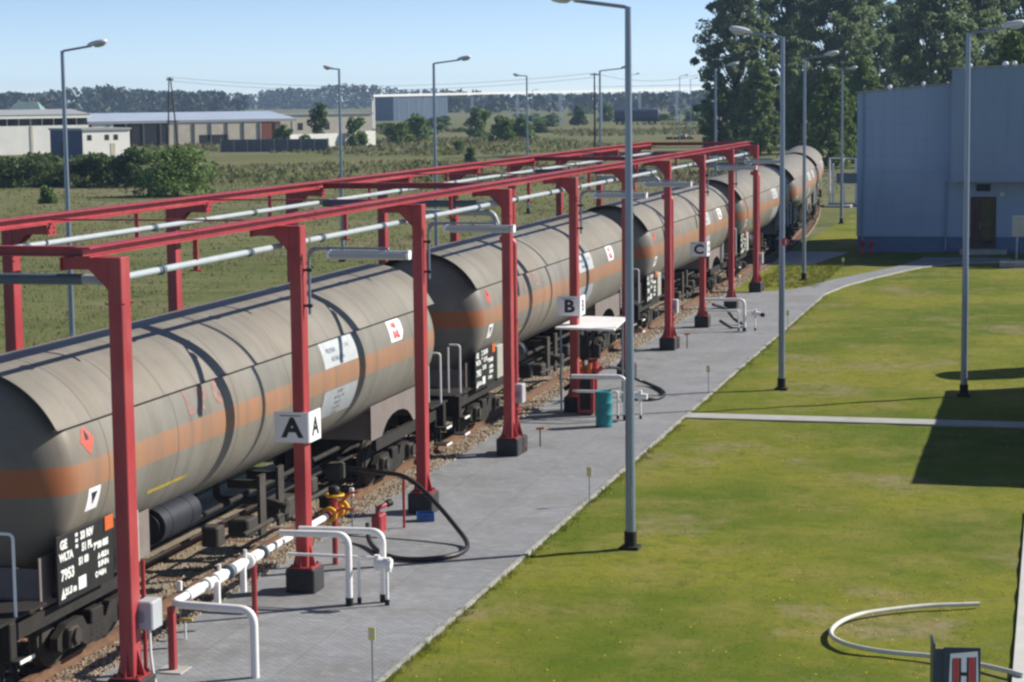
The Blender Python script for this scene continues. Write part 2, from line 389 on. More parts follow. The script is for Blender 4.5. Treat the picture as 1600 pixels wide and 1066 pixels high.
def pave_mat():
    m = bpy.data.materials.new('grey_block_paving'); m.use_nodes = True; t = m.node_tree; p = t.nodes['Principled BSDF']
    p.inputs['Roughness'].default_value = .85; p.inputs['Specular IOR Level'].default_value = .25
    tc = N(t, 'ShaderNodeTexCoord'); ob = tc.outputs['Object']
    br = N(t, 'ShaderNodeTexBrick'); br.inputs['Scale'].default_value = 3.2; br.inputs['Mortar Size'].default_value = .035
    br.inputs['Color1'].default_value = (.235, .25, .275, 1); br.inputs['Color2'].default_value = (.30, .317, .34, 1)
    br.inputs['Mortar'].default_value = (.19, .198, .212, 1)
    t.links.new(ob, br.inputs['Vector'])
    a = noise(t, ob, .55, 6); b = noise(t, ob, 3.5, 5)
    b2 = N(t, 'ShaderNodeTexBrick'); b2.inputs['Scale'].default_value = 1.0; b2.inputs['Mortar Size'].default_value = .008; b2.inputs['Brick Width'].default_value = 1.5; b2.inputs['Row Height'].default_value = 1.5
    b2.offset = 0; b2.inputs['Color1'].default_value = (1, 1, 1, 1); b2.inputs['Color2'].default_value = (.86, .86, .86, 1); b2.inputs['Mortar'].default_value = (.55, .55, .55, 1); t.links.new(ob, b2.inputs['Vector'])
    mm = N(t, 'ShaderNodeMix', data_type='RGBA', blend_type='MULTIPLY'); mm.inputs[0].default_value = .8; t.links.new(br.outputs['Color'], mm.inputs[6]); t.links.new(b2.outputs['Color'], mm.inputs[7])
    sp = N(t, 'ShaderNodeSeparateXYZ'); t.links.new(ob, sp.inputs[0])
    st = math_node(t, 'MULTIPLY', ramp(t, noise(t, ob, .9, 8, .72), .48, .64), ramp(t, sp.outputs[0], -9.0, -12.4))
    c = mixc(t, math_node(t, 'MULTIPLY', ramp(t, a, .48, .70), .5), mm.outputs[2], (.165, .16, .15))
    c = mixc(t, math_node(t, 'MULTIPLY', ramp(t, b, .56, .72), .5), c, (.36, .36, .35))
    c = mixc(t, math_node(t, 'MULTIPLY', st, .62), c, (.135, .125, .105))
    t.links.new(c, p.inputs['Base Color'])
    bp = N(t, 'ShaderNodeBump'); bp.inputs['Strength'].default_value = .3; bp.inputs['Distance'].default_value = .01
    t.links.new(b, bp.inputs['Height']); t.links.new(bp.outputs[0], p.inputs['Normal'])
    return m
M['pave'] = pave_mat()

# ------------------------------------------------------------------ ground
def struct(name, mb, m): return tag(mb.build(name, m), kind='structure')
g = MB(); g.add([(-9000, -300, -.10), (9000, -300, -.10), (9000, 12000, -.10), (-9000, 12000, -.10)], [(0, 1, 2, 3)])
struct('terrain', g, M['field'])
def sheet(x0, y0, x1, y1, nx, ny, z, amp=0.0, seed=1):
    rnd = random.Random(seed); vs = []; fs = []
    for j in range(ny+1):
        for i in range(nx+1):
            e = 0 if i in (0, nx) or j in (0, ny) else 1
            vs.append((x0+(x1-x0)*i/nx, y0+(y1-y0)*j/ny, z+e*rnd.uniform(-amp, amp)))
    for j in range(ny):
        for i in range(nx): a = j*(nx+1)+i; fs.append((a, a+1, a+nx+2, a+nx+1))
    return MB().add(vs, fs, True)
struct('lawn', sheet(-13.3, 12, 60, 175, 120, 240, -.035, .02, 3), M['lawn'])
struct('ballast', MB().prism([(-17.6, -.2), (-13.0, -.2), (-13.12, .008), (-13.4, .019), (-15.9, .03), (-16.6, .0)], 'y', 5, 90), M['ballast'])
pv = [(-13.12, 8), (-9.0, 8), (-9.0, 86.5), (-8.55, 90.2), (-7.9, 93.2), (-6.9, 97.2), (-6.0, 100.2), (-4.5, 103.0), (-2, 104), (-2, 106.4), (-6.2, 106.4), (-6.9, 101.5), (-8.1, 97.2), (-9.3, 93.2), (-10.1, 89.5), (-10.8, 87.6), (-12.5, 86.6), (-13.12, 86.5)]
mp_ = MB().prism(pv, 'z', -.12, .004); struct('pavement', mp_, M['pave'])
kerb = MB()
for a, b in zip(pv[1:8], pv[2:9]):
    a = Vector((*a, 0)); b = Vector((*b, 0)); d = (b-a).normalized(); n = Vector((d.y, -d.x, 0))*.07
    kerb.add([a+Vector((0, 0, -.1)), a+n+Vector((0, 0, -.1)), b+n+Vector((0, 0, -.1)), b+Vector((0, 0, -.1)), a+Vector((0, 0, .014)), a+n+Vector((0, 0, .014)), b+n+Vector((0, 0, .014)), b+Vector((0, 0, .014))], [(4, 5, 6, 7), (1, 2, 6, 5), (0, 1, 5, 4), (2, 3, 7, 6), (3, 0, 4, 7)])
struct('kerb', kerb, M['concrete'])
struct('footpath', MB().prism([(-8.92, 52.25), (20, 51.9), (20, 52.75), (-8.92, 53.05)], 'z', -.1, .006), M['concrete'])
struct('driveway', MB().prism([(-.47, 14), (6, 14), (6, 42.5), (-.44, 41.5)], 'z', -.1, .02), mat('pale_concrete_drive', (.50, .50, .48), .85, var=.08, scale=1.5, bump=.15))
struct('apron', MB().prism([(-13.6, 101.5), (-11.2, 101.5), (-10.2, 109.9), (-13.4, 109.9)], 'z', -.1, -.012), M['concrete'])
struct('dirt_track', MB().prism([(-60, 205), (-22, 214), (-22, 222), (-60, 213)], 'z', -.12, -.06), mat('bare_dark_soil', (.075, .05, .04), .95, var=.35, scale=.8))

# ------------------------------------------------------------------ railway track
TX, YC, RC = -14.35, 93.0, 560.0
def path(s):                                            # s = distance along the track, equal to Y on the straight
    if s <= YC: return Vector((TX, s, 0)), 0.0
    a = (s-YC)/RC
    return Vector((TX-RC*(1-math.cos(a)), YC+RC*math.sin(a), 0)), a
def on_track(s, x, z):
    p, a = path(s); return (p.x+x*math.cos(a), p.y+x*math.sin(a), z)
mb = MB(); ss = [90+4*i for i in range(24)]; pr_ = [(-4.4, -.2), (-3.6, .0), (-1.6, .012), (1.15, .004), (1.45, -.2)]; vs = [on_track(s, p[0], p[1]) for s in ss for p in pr_]
mb.add(vs, [(i*5+k, i*5+k+1, i*5+k+6, i*5+k+5) for i in range(len(ss)-1) for k in range(4)]); tag(mb.build('ballast', M['ballast']), kind='structure')
trk = thing('railway_track', 'straight railway track with rusty rails on dark wooden sleepers under the tank wagons', 'railway track', (TX, 30, 0))
def loc_to(o, root):
    o.matrix_parent_inverse = Matrix.Identity(4); o.location = -Vector(root.location); return o
for x in (-.75, .75):
    mb = MB()
    ss = [12+i*3 for i in range(28)]+[96+i*4 for i in range(20)]
    prof = [(-.07, .02), (.07, .02), (.07, .035), (.015, .055), (.015, .13), (.036, .14), (.036, .17), (-.036, .17), (-.036, .14), (-.015, .13), (-.015, .055), (-.07, .035)]
    vs = [on_track(s, x+p[0], p[1]) for s in ss for p in prof]; n = len(prof)
    fs = [(i*n+k, i*n+(k+1) % n, (i+1)*n+(k+1) % n, (i+1)*n+k) for i in range(len(ss)-1) for k in range(n)]
    mb.add(vs, fs); loc_to(mb.build('rail', M['rust'], trk), trk)
def sleeper_mb(s, jit=0):
    p, a = path(s); mb = MB(); mb.bbox((-1.27, -.12, -.1), (1.27, .12, .022), .02)
    c, sn = math.cos(a), math.sin(a)
    mb.v = [(p.x+x*c-y*sn, p.y+x*sn+y*c, z) for x, y, z in mb.v]; return mb
first = None
for i in range(95):
    s = 24+i*.62
    if first is None: first = MB().bbox((-1.27, -.12, -.1), (1.27, .12, .022), .02).build('sleeper', M['sleeper'], trk); o = first
    else: o = first.copy(); link(o, trk)
    o.location = (random.uniform(-.06, .06), s-30, random.uniform(-.008, .01)); o.rotation_euler = (0, 0, random.uniform(-.02, .02))
rest = MB()
for i in range(130):
    q_ = sleeper_mb(24+95*.62+i*.62); rest.add(q_.v, q_.f)
o = loc_to(rest.build('far_sleepers', M['sleeper'], trk), trk); o['kind'] = 'stuff'

# ------------------------------------------------------------------ tank wagon (local: x to the right, y along, z up)
ZC, RS, RSH = 2.93, 1.49, 1.555
YA, YB, DOME = 2.37, 19.5, .72
YMID = (YA+YB)/2
def cyl(y, deg, r): return (r*math.cos(R(deg)), y, ZC+r*math.sin(R(deg)))
def patch(mb, y0, y1, a0, a1, r, ny=4, na=6, t=.004):
    vs = [cyl(y0+(y1-y0)*i/ny, a0+(a1-a0)*j/na, r) for i in range(ny+1) for j in range(na+1)]; n = na+1
    return mb.add(vs, [(i*n+j, (i+1)*n+j, (i+1)*n+j+1, i*n+j+1) for i in range(ny) for j in range(na)], True)
def wrap(y0, deg0, r):                                  # (u, v) metres -> the right flank of the shell
    return lambda u, v: cyl(y0+u, deg0+math.degrees(v/r), r)
def make_wagon():
    w = thing('tank_wagon', 'foremost grey tank wagon with an orange band, cut by the left edge of the view', 'tank wagon', group='gas tank wagons of the train')
    mb = MB(); prof = []
    nd = 12
    for i in range(nd+1):
        a = math.pi/2*i/nd; prof.append((RS*math.sin(a), YA-DOME*math.cos(a)))
    for i in range(1, 15): prof.append((RS, YA+(YB-YA)*i/15))
    for i in range(nd+1):
        a = math.pi/2*i/nd; prof.append((RS*math.cos(a), YB+DOME*math.sin(a)))
    n = 72; vs = []; fs = []
    for (r, y) in prof:
        for k in range(n):
            a = 2*math.pi*k/n; vs.append((max(r, .001)*math.cos(a), y, ZC+max(r, .001)*math.sin(a)))
    for i in range(len(prof)-1):
        for k in range(n): fs.append((i*n+k, (i+1)*n+k, (i+1)*n+(k+1) % n, i*n+(k+1) % n))
    mb.add(vs, fs, True); sh = mb.build('tank_shell', M['shell'], w)
    # sun shield over the upper third, standing off the shell
    mb = MB(); A0, A1, na = 28, 152, 40; y0, y1, ny = 1.95, 19.92, 16; t = .014
    for rr, flip in ((RSH, 0), (RSH-t, 1)):
        vs = [cyl(y0+(y1-y0)*i/ny, A0+(A1-A0)*j/na, rr) for i in range(ny+1) for j in range(na+1)]; m_ = na+1
        q = [(i*m_+j, (i+1)*m_+j, (i+1)*m_+j+1, i*m_+j+1) for i in range(ny) for j in range(na)]
        mb.add(vs, [tuple(reversed(f)) for f in q] if flip else q, True)
    for y in (y0, y1):
        vs = [cyl(y, A0+(A1-A0)*j/na, rr) for j in range(na+1) for rr in (RSH, RSH-t)]
        mb.add(vs, [(2*j, 2*j+1, 2*j+3, 2*j+2) for j in range(na)])
    for a in (A0, A1):
        s = 1 if a == A0 else -1
        c0 = cyl(0, a, RSH); c1 = cyl(0, a, RSH-.045)
        mb.prism([(c0[0], c0[2]+.004), (c0[0]+.022*s, c0[2]-.02), (c1[0], c1[2]-.02), (c1[0], c1[2]+.004)], 'y', y0, y1)
    mb.build('sun_shield', M['shield'], w)
    for y in [2.15+i*2.5 for i in range(8)]:
        mb = MB(); vs = [cyl(y+dy, 27+126*j/20, rr) for j in range(21) for rr, dy in ((RSH-.014, -.02), (RSH-.014, .02), (RS, .02), (RS, -.02))]
        mb.add(vs, [(4*j+k, 4*j+(k+1) % 4, 4*j+4+(k+1) % 4, 4*j+4+k) for j in range(20) for k in range(4)])
        mb.build('shield_bracket', M['frame2'], w)
    # underframe
    mb = MB()
    for ya, yb in ((.55, 5.2), (16.3, 20.95)):
        mb.box((-.28, ya+.2, .82), (.28, yb-.2, 1.22))
    for y in (.55, 20.77):
        mb.bbox((-1.32, y, .84), (1.32, y+.18, 1.32), .015)
        mb.box((-1.3, y-.25 if y < 5 else y-.9, 1.322), (1.3, y+1.1 if y < 5 else y+.4, 1.36))
    for s in (-1, 1):
        mb.box((s*1.12-.05, .73, .98), (s*1.12+.05, 5.1, 1.2)); mb.box((s*1.12-.05, 16.4, .98), (s*1.12+.05, 20.77, 1.2))
        mb.tube([(s*.55, 5.1, 1.12), (s*.55, 16.4, 1.12)], .05, 8)
    mb.tube([(.8, 5, .95), (.8, 16.6, .95)], .03, 6); mb.tube([(.2, 4, .8), (.2, 17.4, .8)], .035, 6)
    mb.build('underframe', M['frame'], w)
    for ya, yb in ((1.75, 5.35), (16.15, 19.75)):        # saddles that carry the shell, arched over the bogie
        mb = MB(); s_ = 1
        for s in (-1, 1):
            top = [(yb-(yb-ya)*i/12, 1.92-.28*abs(i/6-1)**2*0) for i in range(13)]
            bot = [(ya, 1.22), (ya+.7, 1.22)]+[((ya+yb)/2+1.0*math.cos(math.pi-math.pi*i/8), 1.22+.38*math.sin(math.pi*i/8)) for i in range(1, 8)]+[(yb-.7, 1.22), (yb, 1.22)]
            poly = bot+top
            mb.prism(poly, 'x', s*1.13, s*1.15)
        mb.box((-1.13, ya+.1, 1.22), (1.13, ya+.14, 1.75)); mb.box((-1.13, yb-.14, 1.22), (1.13, yb-.1, 1.75))
        mb.build('saddle_plate', M['skirt'], w)
    # bogies
    def bogie(yc):
        mb = MB()
        for s in (-1, 1):
            x = s*1.02
            poly = [(-1.25, .50), (-1.25, .66), (-.95, .80), (-.45, .80), (-.30, .62), (.30, .62), (.45, .80), (.95, .80), (1.25, .66), (1.25, .50), (1.05, .40), (.55, .46), (.32, .34), (-.32, .34), (-.55, .46), (-1.05, .40)]
            mb.prism([(p[0]+yc, p[1]) for p in poly], 'x', x-.06, x+.06)
            for k in (-.17, 0, .17):
                mb.lathe([(.07, .36), (.075, .38), (.06, .42), (.075, .46), (.06, .5), (.075, .54), (.06, .58), (.07, .62)], 10, (x, yc+k, 0))
        mb.bbox((-1.1, yc-.2, .62), (1.1, yc+.2, .82), .02)
        mb.lathe([(.32, .82), (.32, .88), (.2, .9), (0, .9)], 16, (0, yc, 0))
        o = mb.build('bogie', M['frame'], w)
        for dy in (-.9, .9):
            for s in (-1, 1):
                wb = MB(); pr = [(.0, .02), (.12, .02), (.13, -.02), (.40, -.01), (.42, .03), (.46, .035), (.46, .12), (.49, .13), (.49, .16), (.40, .165), (.38, .11), (.13, .1), (.12, .14), (0, .14)]
                nn = 28; vs = [(s*(.86-p[1]), yc+dy+p[0]*math.cos(2*math.pi*k/nn), .63+p[0]*math.sin(2*math.pi*k/nn)) for p in pr for k in range(nn)]
                wb.add(vs, [(i*nn+k, i*nn+(k+1) % nn, (i+1)*nn+(k+1) % nn, (i+1)*nn+k) for i in range(len(pr)-1) for k in range(nn)])
                wb.build('wheel', M['frame2'], o)
            ab = MB(); ab.tube([(-.75, yc+dy, .63), (.75, yc+dy, .63)], .08, 10)
            ab.build('axle', M['frame'], o)
            for s in (-1, 1):
                ax = MB(); ax.bbox((s*1.10-.09, yc+dy-.16, .48), (s*1.10+.09, yc+dy+.16, .76), .03)
                ax.tube([(s*1.16, yc+dy, .63), (s*1.235, yc+dy, .63)], .11, 14)
                ax.build('axle_box', M['frame2'], o)
    bogie(3.6); bogie(17.9)
    for y, s in ((.55, -1), (20.95, 1)):
        for x in (-.875, .875):
            mb = MB(); mb.tube([(x, y, 1.06), (x, y+s*.34, 1.06)], .13, 14); mb.tube([(x, y+s*.3, 1.06), (x, y+s*.44, 1.06)], .085, 12)
            mb.tube([(x, y+s*.44, 1.06), (x, y+s*.47, 1.06), (x, y+s*.475, 1.06)], .24, 24)
            mb.build('buffer', M['frame2'], w)
        mb = MB(); mb.tube(bend([(0, y, 1.05), (0, y+s*.35, 1.05), (0, y+s*.4, .8), (.12, y+s*.3, .6)], .1), .045, 8)
        mb.tube([(.35, y, .98), (.38, y+s*.15, .9), (.4, y+s*.2, .6), (.33, y+s*.3, .45)], .03, 8)
        mb.build('coupling', M['frame'], w)
        for x in (-1.28, 1.28):
            mb = MB(); mb.tube(bend([(x, y-s*.25, 1.36), (x, y-s*.25, 2.46), (x-.25*(1 if x > 0 else -1), y-s*.25, 2.46)], .08), .022, 8)
            mb.tube([(x-.28*(1 if x > 0 else -1), y-s*.25, 1.36), (x-.28*(1 if x > 0 else -1), y-s*.25, 2.4)], .02, 8)
            mb.build('handrail', M['white'], w)
            for z in (.42, .80):
                mb = MB(); mb.box((x-.14, y-s*.2-.2, z), (x+.16, y-s*.2+.2, z+.03))
                for q_ in (-.2, .16): mb.box((x-.12, y-s*.2+q_, z+.03), (x-.08, y-s*.2+q_+.04, z+.38 if z < .5 else 1.0))
                st = mb.build('step', M['frame'], w)
                mb = MB(); mb.box((x+.161, y-s*.2-.2, z-.008), (x+.176, y-s*.2+.2, z+.038)); mb.build('step_edge', M['white'], st)
    # side equipment
    mb = MB(); yr0, yr1 = 5.75, 7.1
    mb.tube([(.98, yr0-.1, 1.56), (.98, yr0-.04, 1.56)], .20, 20); mb.tube([(.98, yr0-.04, 1.56), (.98, yr1+.04, 1.56)], .28, 24); mb.tube([(.98, yr1+.04, 1.56), (.98, yr1+.1, 1.56)], .20, 20)
    mb.tube([(.98, yr0+.25, 1.56), (.98, yr0+.31, 1.56)], .287, 24); mb.tube([(.98, yr1-.31, 1.56), (.98, yr1-.25, 1.56)], .287, 24)
    mb.build('air_reservoir', mat('blue_black_reservoir', (.016, .019, .028), .5, var=.2), w)
    mb = MB()
    for y in (10.0, 10.9): mb.box((1.08, y, .55), (1.14, y+.28, 1.6)); mb.box((.5, y+.1, 1.35), (1.08, y+.16, 1.5))
    mb.bbox((.72, 9.5, .62), (1.1, 10.0, .92), .03); mb.bbox((.7, 11.3, .6), (1.16, 11.9, .95), .03)
    mb.tube([(1.12, 9.2, .72), (1.12, 13.6, .72)], .045, 8)
    mb.tube(bend([(0, 10.8, 1.5), (0, 10.8, 1.0), (1.05, 10.8, 1.0), (1.3, 10.8, .9)], .15), .07, 12)
    mb.tube([(1.24, 10.8, .91), (1.3, 10.8, .9), (1.34, 10.8, .89)], .11, 14)
    for y in (8.2, 12.8, 14.4): mb.bbox((.78, y, .7+.1*(y % 1)), (1.08, y+.34, 1.05), .03)
    mb.build('valve_gear', M['frame2'], w)
    mb = MB(); mb.bbox((1.12, 4.0, 1.28), (1.32, 4.62, 2.06), .015); mb.box((1.05, 4.1, 1.1), (1.15, 4.2, 1.4)); mb.build('document_box', mat('grey_green_box', (.34, .34, .29), .7, var=.2, scale=6), w)
    # inscription board with its lettering
    mb = MB(); mb.bbox((1.30, 1.92, 1.24), (1.335, 3.68, 2.18), .008)
    mb.box((1.1, 2.1, 1.3), (1.30, 2.16, 1.36)); mb.box((1.1, 3.4, 1.3), (1.30, 3.46, 1.36))
    bo = mb.build('inscription_board', M['black'], w)
    mb = MB(); on = lambda u, v: (1.338, 1.92+u, 1.24+v)
    for t_, u, v, s_ in (('GE', .20, .80, .15), ('WLTA', .27, .63, .13), ('7953', .30, .38, .18), ('51 03', .80, .47, .12), ('33 RIV', .92, .82, .13), ('51 PL', .92, .65, .13), ('7958 035', 1.36, .58, .11), ('A 48.2 t', 1.42, .42, .09), ('B 56.0 t', 1.42, .30, .09), ('C 64.0 t', 1.32, .17, .09), ('21.5 m', .38, .14, .11)):
        text_on(mb, t_, s_*1.12, on, .010, cx=u, cy=v)
    mb.add([on(.62, .08), on(.86, .08), on(.86, .26), on(.62, .26)], [(0, 1, 2, 3)])
    mb.add([on(.08, .06), on(.22, .06), on(.15, .22)], [(0, 1, 2)])
    for q_ in range(3): mb.add([on(.56, .68+.08*q_), on(.64, .68+.08*q_), on(.64, .73+.08*q_), on(.56, .73+.08*q_)], [(0, 1, 2, 3)])
    mb.build('lettering', M['chalk'], bo)
    mb = MB(); mb.bbox((1.338, 3.40, 1.98), (1.352, 3.68, 2.18), .004); hp = mb.build('hazard_plate', M['orange'], bo)
    # markings on the shell
    E1, E2 = RS+.004, RS+.007
    mb = MB(); v_ = [(-.42, -.22), (.30, -.22), (.47, -.05), (.47, .16), (.36, .22), (-.42, .22)]
    shape_on(mb, v_, wrap(17.0, 17.5, E1)); lp = mb.build('company_plate', M['signwhite'], w)
    mb = MB(); text_on(mb, 'GAS', .15, wrap(17.0, 17.5, E2), .012, cx=-.06, cy=.10); text_on(mb, 'RAIL', .20, wrap(17.0, 17.5, E2), .016, cx=0, cy=-.09); mb.build('lettering', M['redink'], lp)
    mb = MB(); patch(mb, 12.55, 14.45, 7.6, 27.2, E1); ip = mb.build('data_panel', M['bluewhite'], w)
    mb = MB()
    for t_, u, v, s_ in (('PROPAN', -.45, .10, .13), ('BUTAN  26.4 t', -.15, -.07, .12), ('L 21.5', .45, .12, .10)): text_on(mb, t_, s_, wrap(13.5, 15.5, E2), .002, cx=u, cy=v)
    mb.build('lettering', M['blueink'], ip)
    mb = MB(); patch(mb, 12.5, 14.4, -30, -8.5, E1); ip = mb.build('data_panel', mat('greyed_label_film', (.30, .32, .34), .6, var=.12, scale=5), w)
    mb = MB()
    for k in range(5): text_on(mb, ('110 200 l', 'PN 27 bar  T 50', '08.03  4.2', 'C4 -20 +50', 'UN 1965')[k], .085, wrap(13.4, -11.5-4.2*k, E2), .001)
    mb.build('lettering', M['blueink'], ip)
    mb = MB(); text_on(mb, 'L  P  G', .52, wrap(7.0, 18, E1), .02, cut=True); mb.build('faded_lettering', M['fadedred'], w)
    mb = MB(); q_ = .21; shape_on(mb, ((0, -q_), (q_, 0), (0, q_), (-q_, 0)), wrap(2.78, 18, E1)); dm = mb.build('hazard_label', M['hazard'], w)
    mb = MB(); mb.add([wrap(2.78, 18, E2)(*p) for p in ((-.05, 0), (.05, 0), (.06, .06), (0, .15), (-.04, .07))], [(0, 1, 2, 3, 4)]); mb.build('flame_mark', M['ink'], dm)
    mb = MB(); shape_on(mb, ((-.19, -.17), (.19, -.17), (.19, .17), (-.19, .17)), wrap(2.86, -14.5, E1)); sq = mb.build('shunting_label', M['signwhite'], w)
    mb = MB(); shape_on(mb, ((-.1, .1), (0, -.09), (.1, .1)), wrap(2.86, -14.5, E2)); mb.build('triangle_mark', M['ink'], sq)
    mb = MB(); patch(mb, 4.9, 6.4, -28.3, -25.8, E1); mb.build('yellow_line', M['olive'], w)
    # ladder to the manway, on the far side, and bottom drain
    mb = MB(); mb.tube([(-1.62, 9.6, 1.3), (-1.62, 9.6, 3.6), (-1.3, 9.6, 4.2)], .025, 8); mb.tube([(-1.62, 10.05, 1.3), (-1.62, 10.05, 3.6), (-1.3, 10.05, 4.2)], .025, 8)
    for k in range(8): mb.tube([(-1.62, 9.6, 1.4+.28*k), (-1.62, 10.05, 1.4+.28*k)], .014, 6)
    mb.build('ladder', M['frame2'], w)
    return w
wag = make_wagon()
WL = ['foremost grey tank wagon with an orange band, its rear end next after sign A',
      'grey tank wagon running behind sign B, its dark front dome beside the riser pole',
      'grey tank wagon running behind sign C, third from the front of the train',
      'grey tank wagon at the far end of the red gantry, fourth of the train',
      'grey tank wagon just past the gantry on the curve, fifth of the train',
      'hindmost grey tank wagon with its domed end under the trees']
PITCHW = 21.5
for k in range(6):
    s0 = 23.9+PITCHW*k
    a, _ = path(s0+3.6); b, _ = path(s0+17.9); d = (b-a).normalized(); rz = math.atan2(-d.x, d.y)
    org = a-d*3.6
    if k == 0: wag.location = org; wag.rotation_euler = (0, 0, rz); wag['label'] = WL[0]
    else: dup(wag, org, rz, WL[k])

# ------------------------------------------------------------------ red loading gantry
PY = [25.59+6.8*i for i in range(-1, 10)]                 # PY[1] is the post cut by the bottom edge; PY[i] i = 1..10
XN, XF = -11.87, -16.97
gan = thing('loading_gantry', 'long red steel portal gantry standing over the tank wagons', 'gantry', (-14.35, 25.59, 0))
def gl(mb, name, m, parent=gan):
    o = mb.build(name, m, parent)
    if parent is gan: o.location = -Vector(gan.location)
    return o
def hsec(mb, x, y0, y1, z0, z1, w, t=.022):               # H profile lying along Y
    mb.box((x-w/2, y0, z1-t), (x+w/2, y1, z1)); mb.box((x-w/2, y0, z0), (x+w/2, y1, z0+t)); mb.box((x-.012, y0+.002, z0+t), (x+.012, y1-.002, z1-t))
for side in (1, -1):
    xc = XN if side == 1 else XF
    for i in range(0 if side == -1 else 1, 11):
        y = PY[i]; mb = MB(); hw, hd = .10, .14
        mb.bbox((xc-hw, y-hd, .30), (xc+hw, y+hd, 6.02), .012)
        # bracket reaching over the train, with a haunch below
        s = -side
        xa, xb = xc+s*hw, xc+s*.74
        mb.prism([(xa, 5.60), (xa, 6.02), (xb, 6.02), (xb, 5.86), (xa+s*.26, 5.86)] if s > 0 else [(xa, 5.60), (xa+s*.26, 5.86), (xb, 5.86), (xb, 6.02), (xa, 6.02)], 'y', y-hd+.01, y+hd-.01)
        xe0, xe1 = sorted((xb, xb+s*.018)); mb.box((xe0, y-hd-.02, 5.84), (xe1, y+hd+.02, 6.018))
        for zz in (5.89, 5.97):
            for yy in (-.09, .09): mb.tube([(xb+s*.018, y+yy, zz), (xb+s*.04, y+yy, zz)], .016, 6)
        for yy in (-hd, hd): mb.box((xc-.14, y+yy-.006, 5.4), (xc+.14, y+yy+.006, 5.42))
        # base plate, gussets, bolts
        mb.box((xc-.21, y-.22, .40), (xc+.21, y+.22, .425))
        for sx in (-1, 1):
            mb.prism([(xc+sx*hw, .425), (xc+sx*.2, .425), (xc+sx*hw, .78)], 'y', y-.012, y+.012)
        for sy in (-1, 1): mb.prism([(y+sy*hd, .425), (y+sy*.21, .425), (y+sy*hd, .78)], 'x', xc-.012, xc+.012)
        po = gl(mb, 'post', M['red'])
        mb = MB(); mb.bbox((xc-.25, y-.25, -.1), (xc+.25, y+.25, .40), .02); mb.build('plinth', M['plinth'], po)
        mb = MB()
        for sx in (-.16, .16):
            for sy in (-.17, .17): mb.tube([(xc+sx, y+sy, .425), (xc+sx, y+sy, .46)], .022, 6)
        mb.build('anchor_bolt', M['frame2'], po)
mb = MB(); hsec(mb, -12.26, PY[1]-.25, PY[10]+.55, 6.024, 6.16, .22)
for i in range(1, 10): mb.box((-12.375, PY[i]+3.2, 6.162), (-12.145, PY[i]+3.34, 6.17))
gl(mb, 'long_beam', M['red'])
mb = MB(); hsec(mb, -16.33, PY[0]-.4, PY[10]+.55, 6.024, 6.19, .24); gl(mb, 'long_beam', M['red'])
for i in (1, 4, 7, 10):
    mb = MB(); y = PY[i]; x0, x1 = -16.2, -12.375
    mb.box((x0, y-.08, 6.14), (x1, y+.08, 6.158)); mb.box((x0, y-.08, 6.026), (x1, y+.08, 6.044)); mb.box((x0+.002, y-.01, 6.044), (x1-.002, y+.01, 6.14))
    gl(mb, 'cross_beam', M['red'])
for i in (2, 3, 5, 6, 8, 9):
    mb = MB(); mb.box((-16.2, PY[i]-.04, 6.09), (-12.375, PY[i]+.04, 6.115)); gl(mb, 'tie_bar', M['red'])
for i in range(1, 10):
    for xx in (-12.26, -16.33):
        xp = -12.2 if xx > -14 else -16.2; mb = MB(); y = PY[i]+3.4
        mb.box((xp-.035, y-.04, 5.56), (xp+.035, y-.0, 6.022)); mb.box((xp-.1, y-.05, 5.555), (xp+.1, y+.01, 5.575)); gl(mb, 'pipe_hanger', M['red'])

# pipes carried by the gantry
def pipeline(name, label, x, z, r, y0, y1, step):
    t = thing(name, label, 'pipeline', (x, y0, z))
    mb = MB(); mb.tube([(0, 0, 0), (0, y1-y0, 0)], r, 14); mb.build('pipe', M['pipe'], t)
    y = step*.55
    while y < y1-y0:
        mb = MB(); mb.tube([(0, y, 0), (0, y+.22, 0)], r*1.18, 14); mb.tube([(0, y+.09, 0), (0, y+.13, 0)], r*1.5, 14)
        mb.build('pipe_coupling', M['sleeve'], t); y += step
    return t
pipeline('overhead_pipe', 'pale overhead pipe hung under the gantry beam on the lawn side', -12.2, 5.68, .05, PY[1]+.12, PY[10]+.3, 3.4)
pipeline('overhead_pipe', 'pale overhead pipe hung under the gantry beam on the field side', -16.2, 5.72, .05, PY[0]-.5, PY[10]+.3, 5.1)
for i, lb in ((1, 'dark cross pipe with a pale elbow beside the foremost near post'), (4, 'dark cross pipe spanning the gantry midway between signs A and B'), (7, 'dark cross pipe spanning the gantry midway between signs B and C'), (10, 'dark cross pipe spanning the last bay of the gantry')):
    t = thing('cross_pipe', lb, 'pipe', (-14.2, PY[i], 5.70), group='cross pipes under the gantry'); yy = .22 if i == 1 else -.3
    mb = MB(); mb.tube([(-1.9, yy, 0), (1.72, yy, 0)], .075, 14); mb.build('pipe', M['sleeve'], t)
    mb = MB(); mb.tube(bend([(1.72, yy, 0), (2.06, yy, .0), (2.06, yy+.3, 0)], .16), .07, 14); mb.build('elbow', M['pipe'], t)
    if i > 1:
        mb = MB(); mb.tube(bend([(.2, yy+.5, -.22), (1.95, yy+.5, -.22), (2.05, yy+.5, -.5)], .18), .07, 12); mb.tube([(.0, yy+.5, -.22), (.2, yy+.5, -.22)], .09, 12); mb.build('branch_pipe', M['pipe'], t)

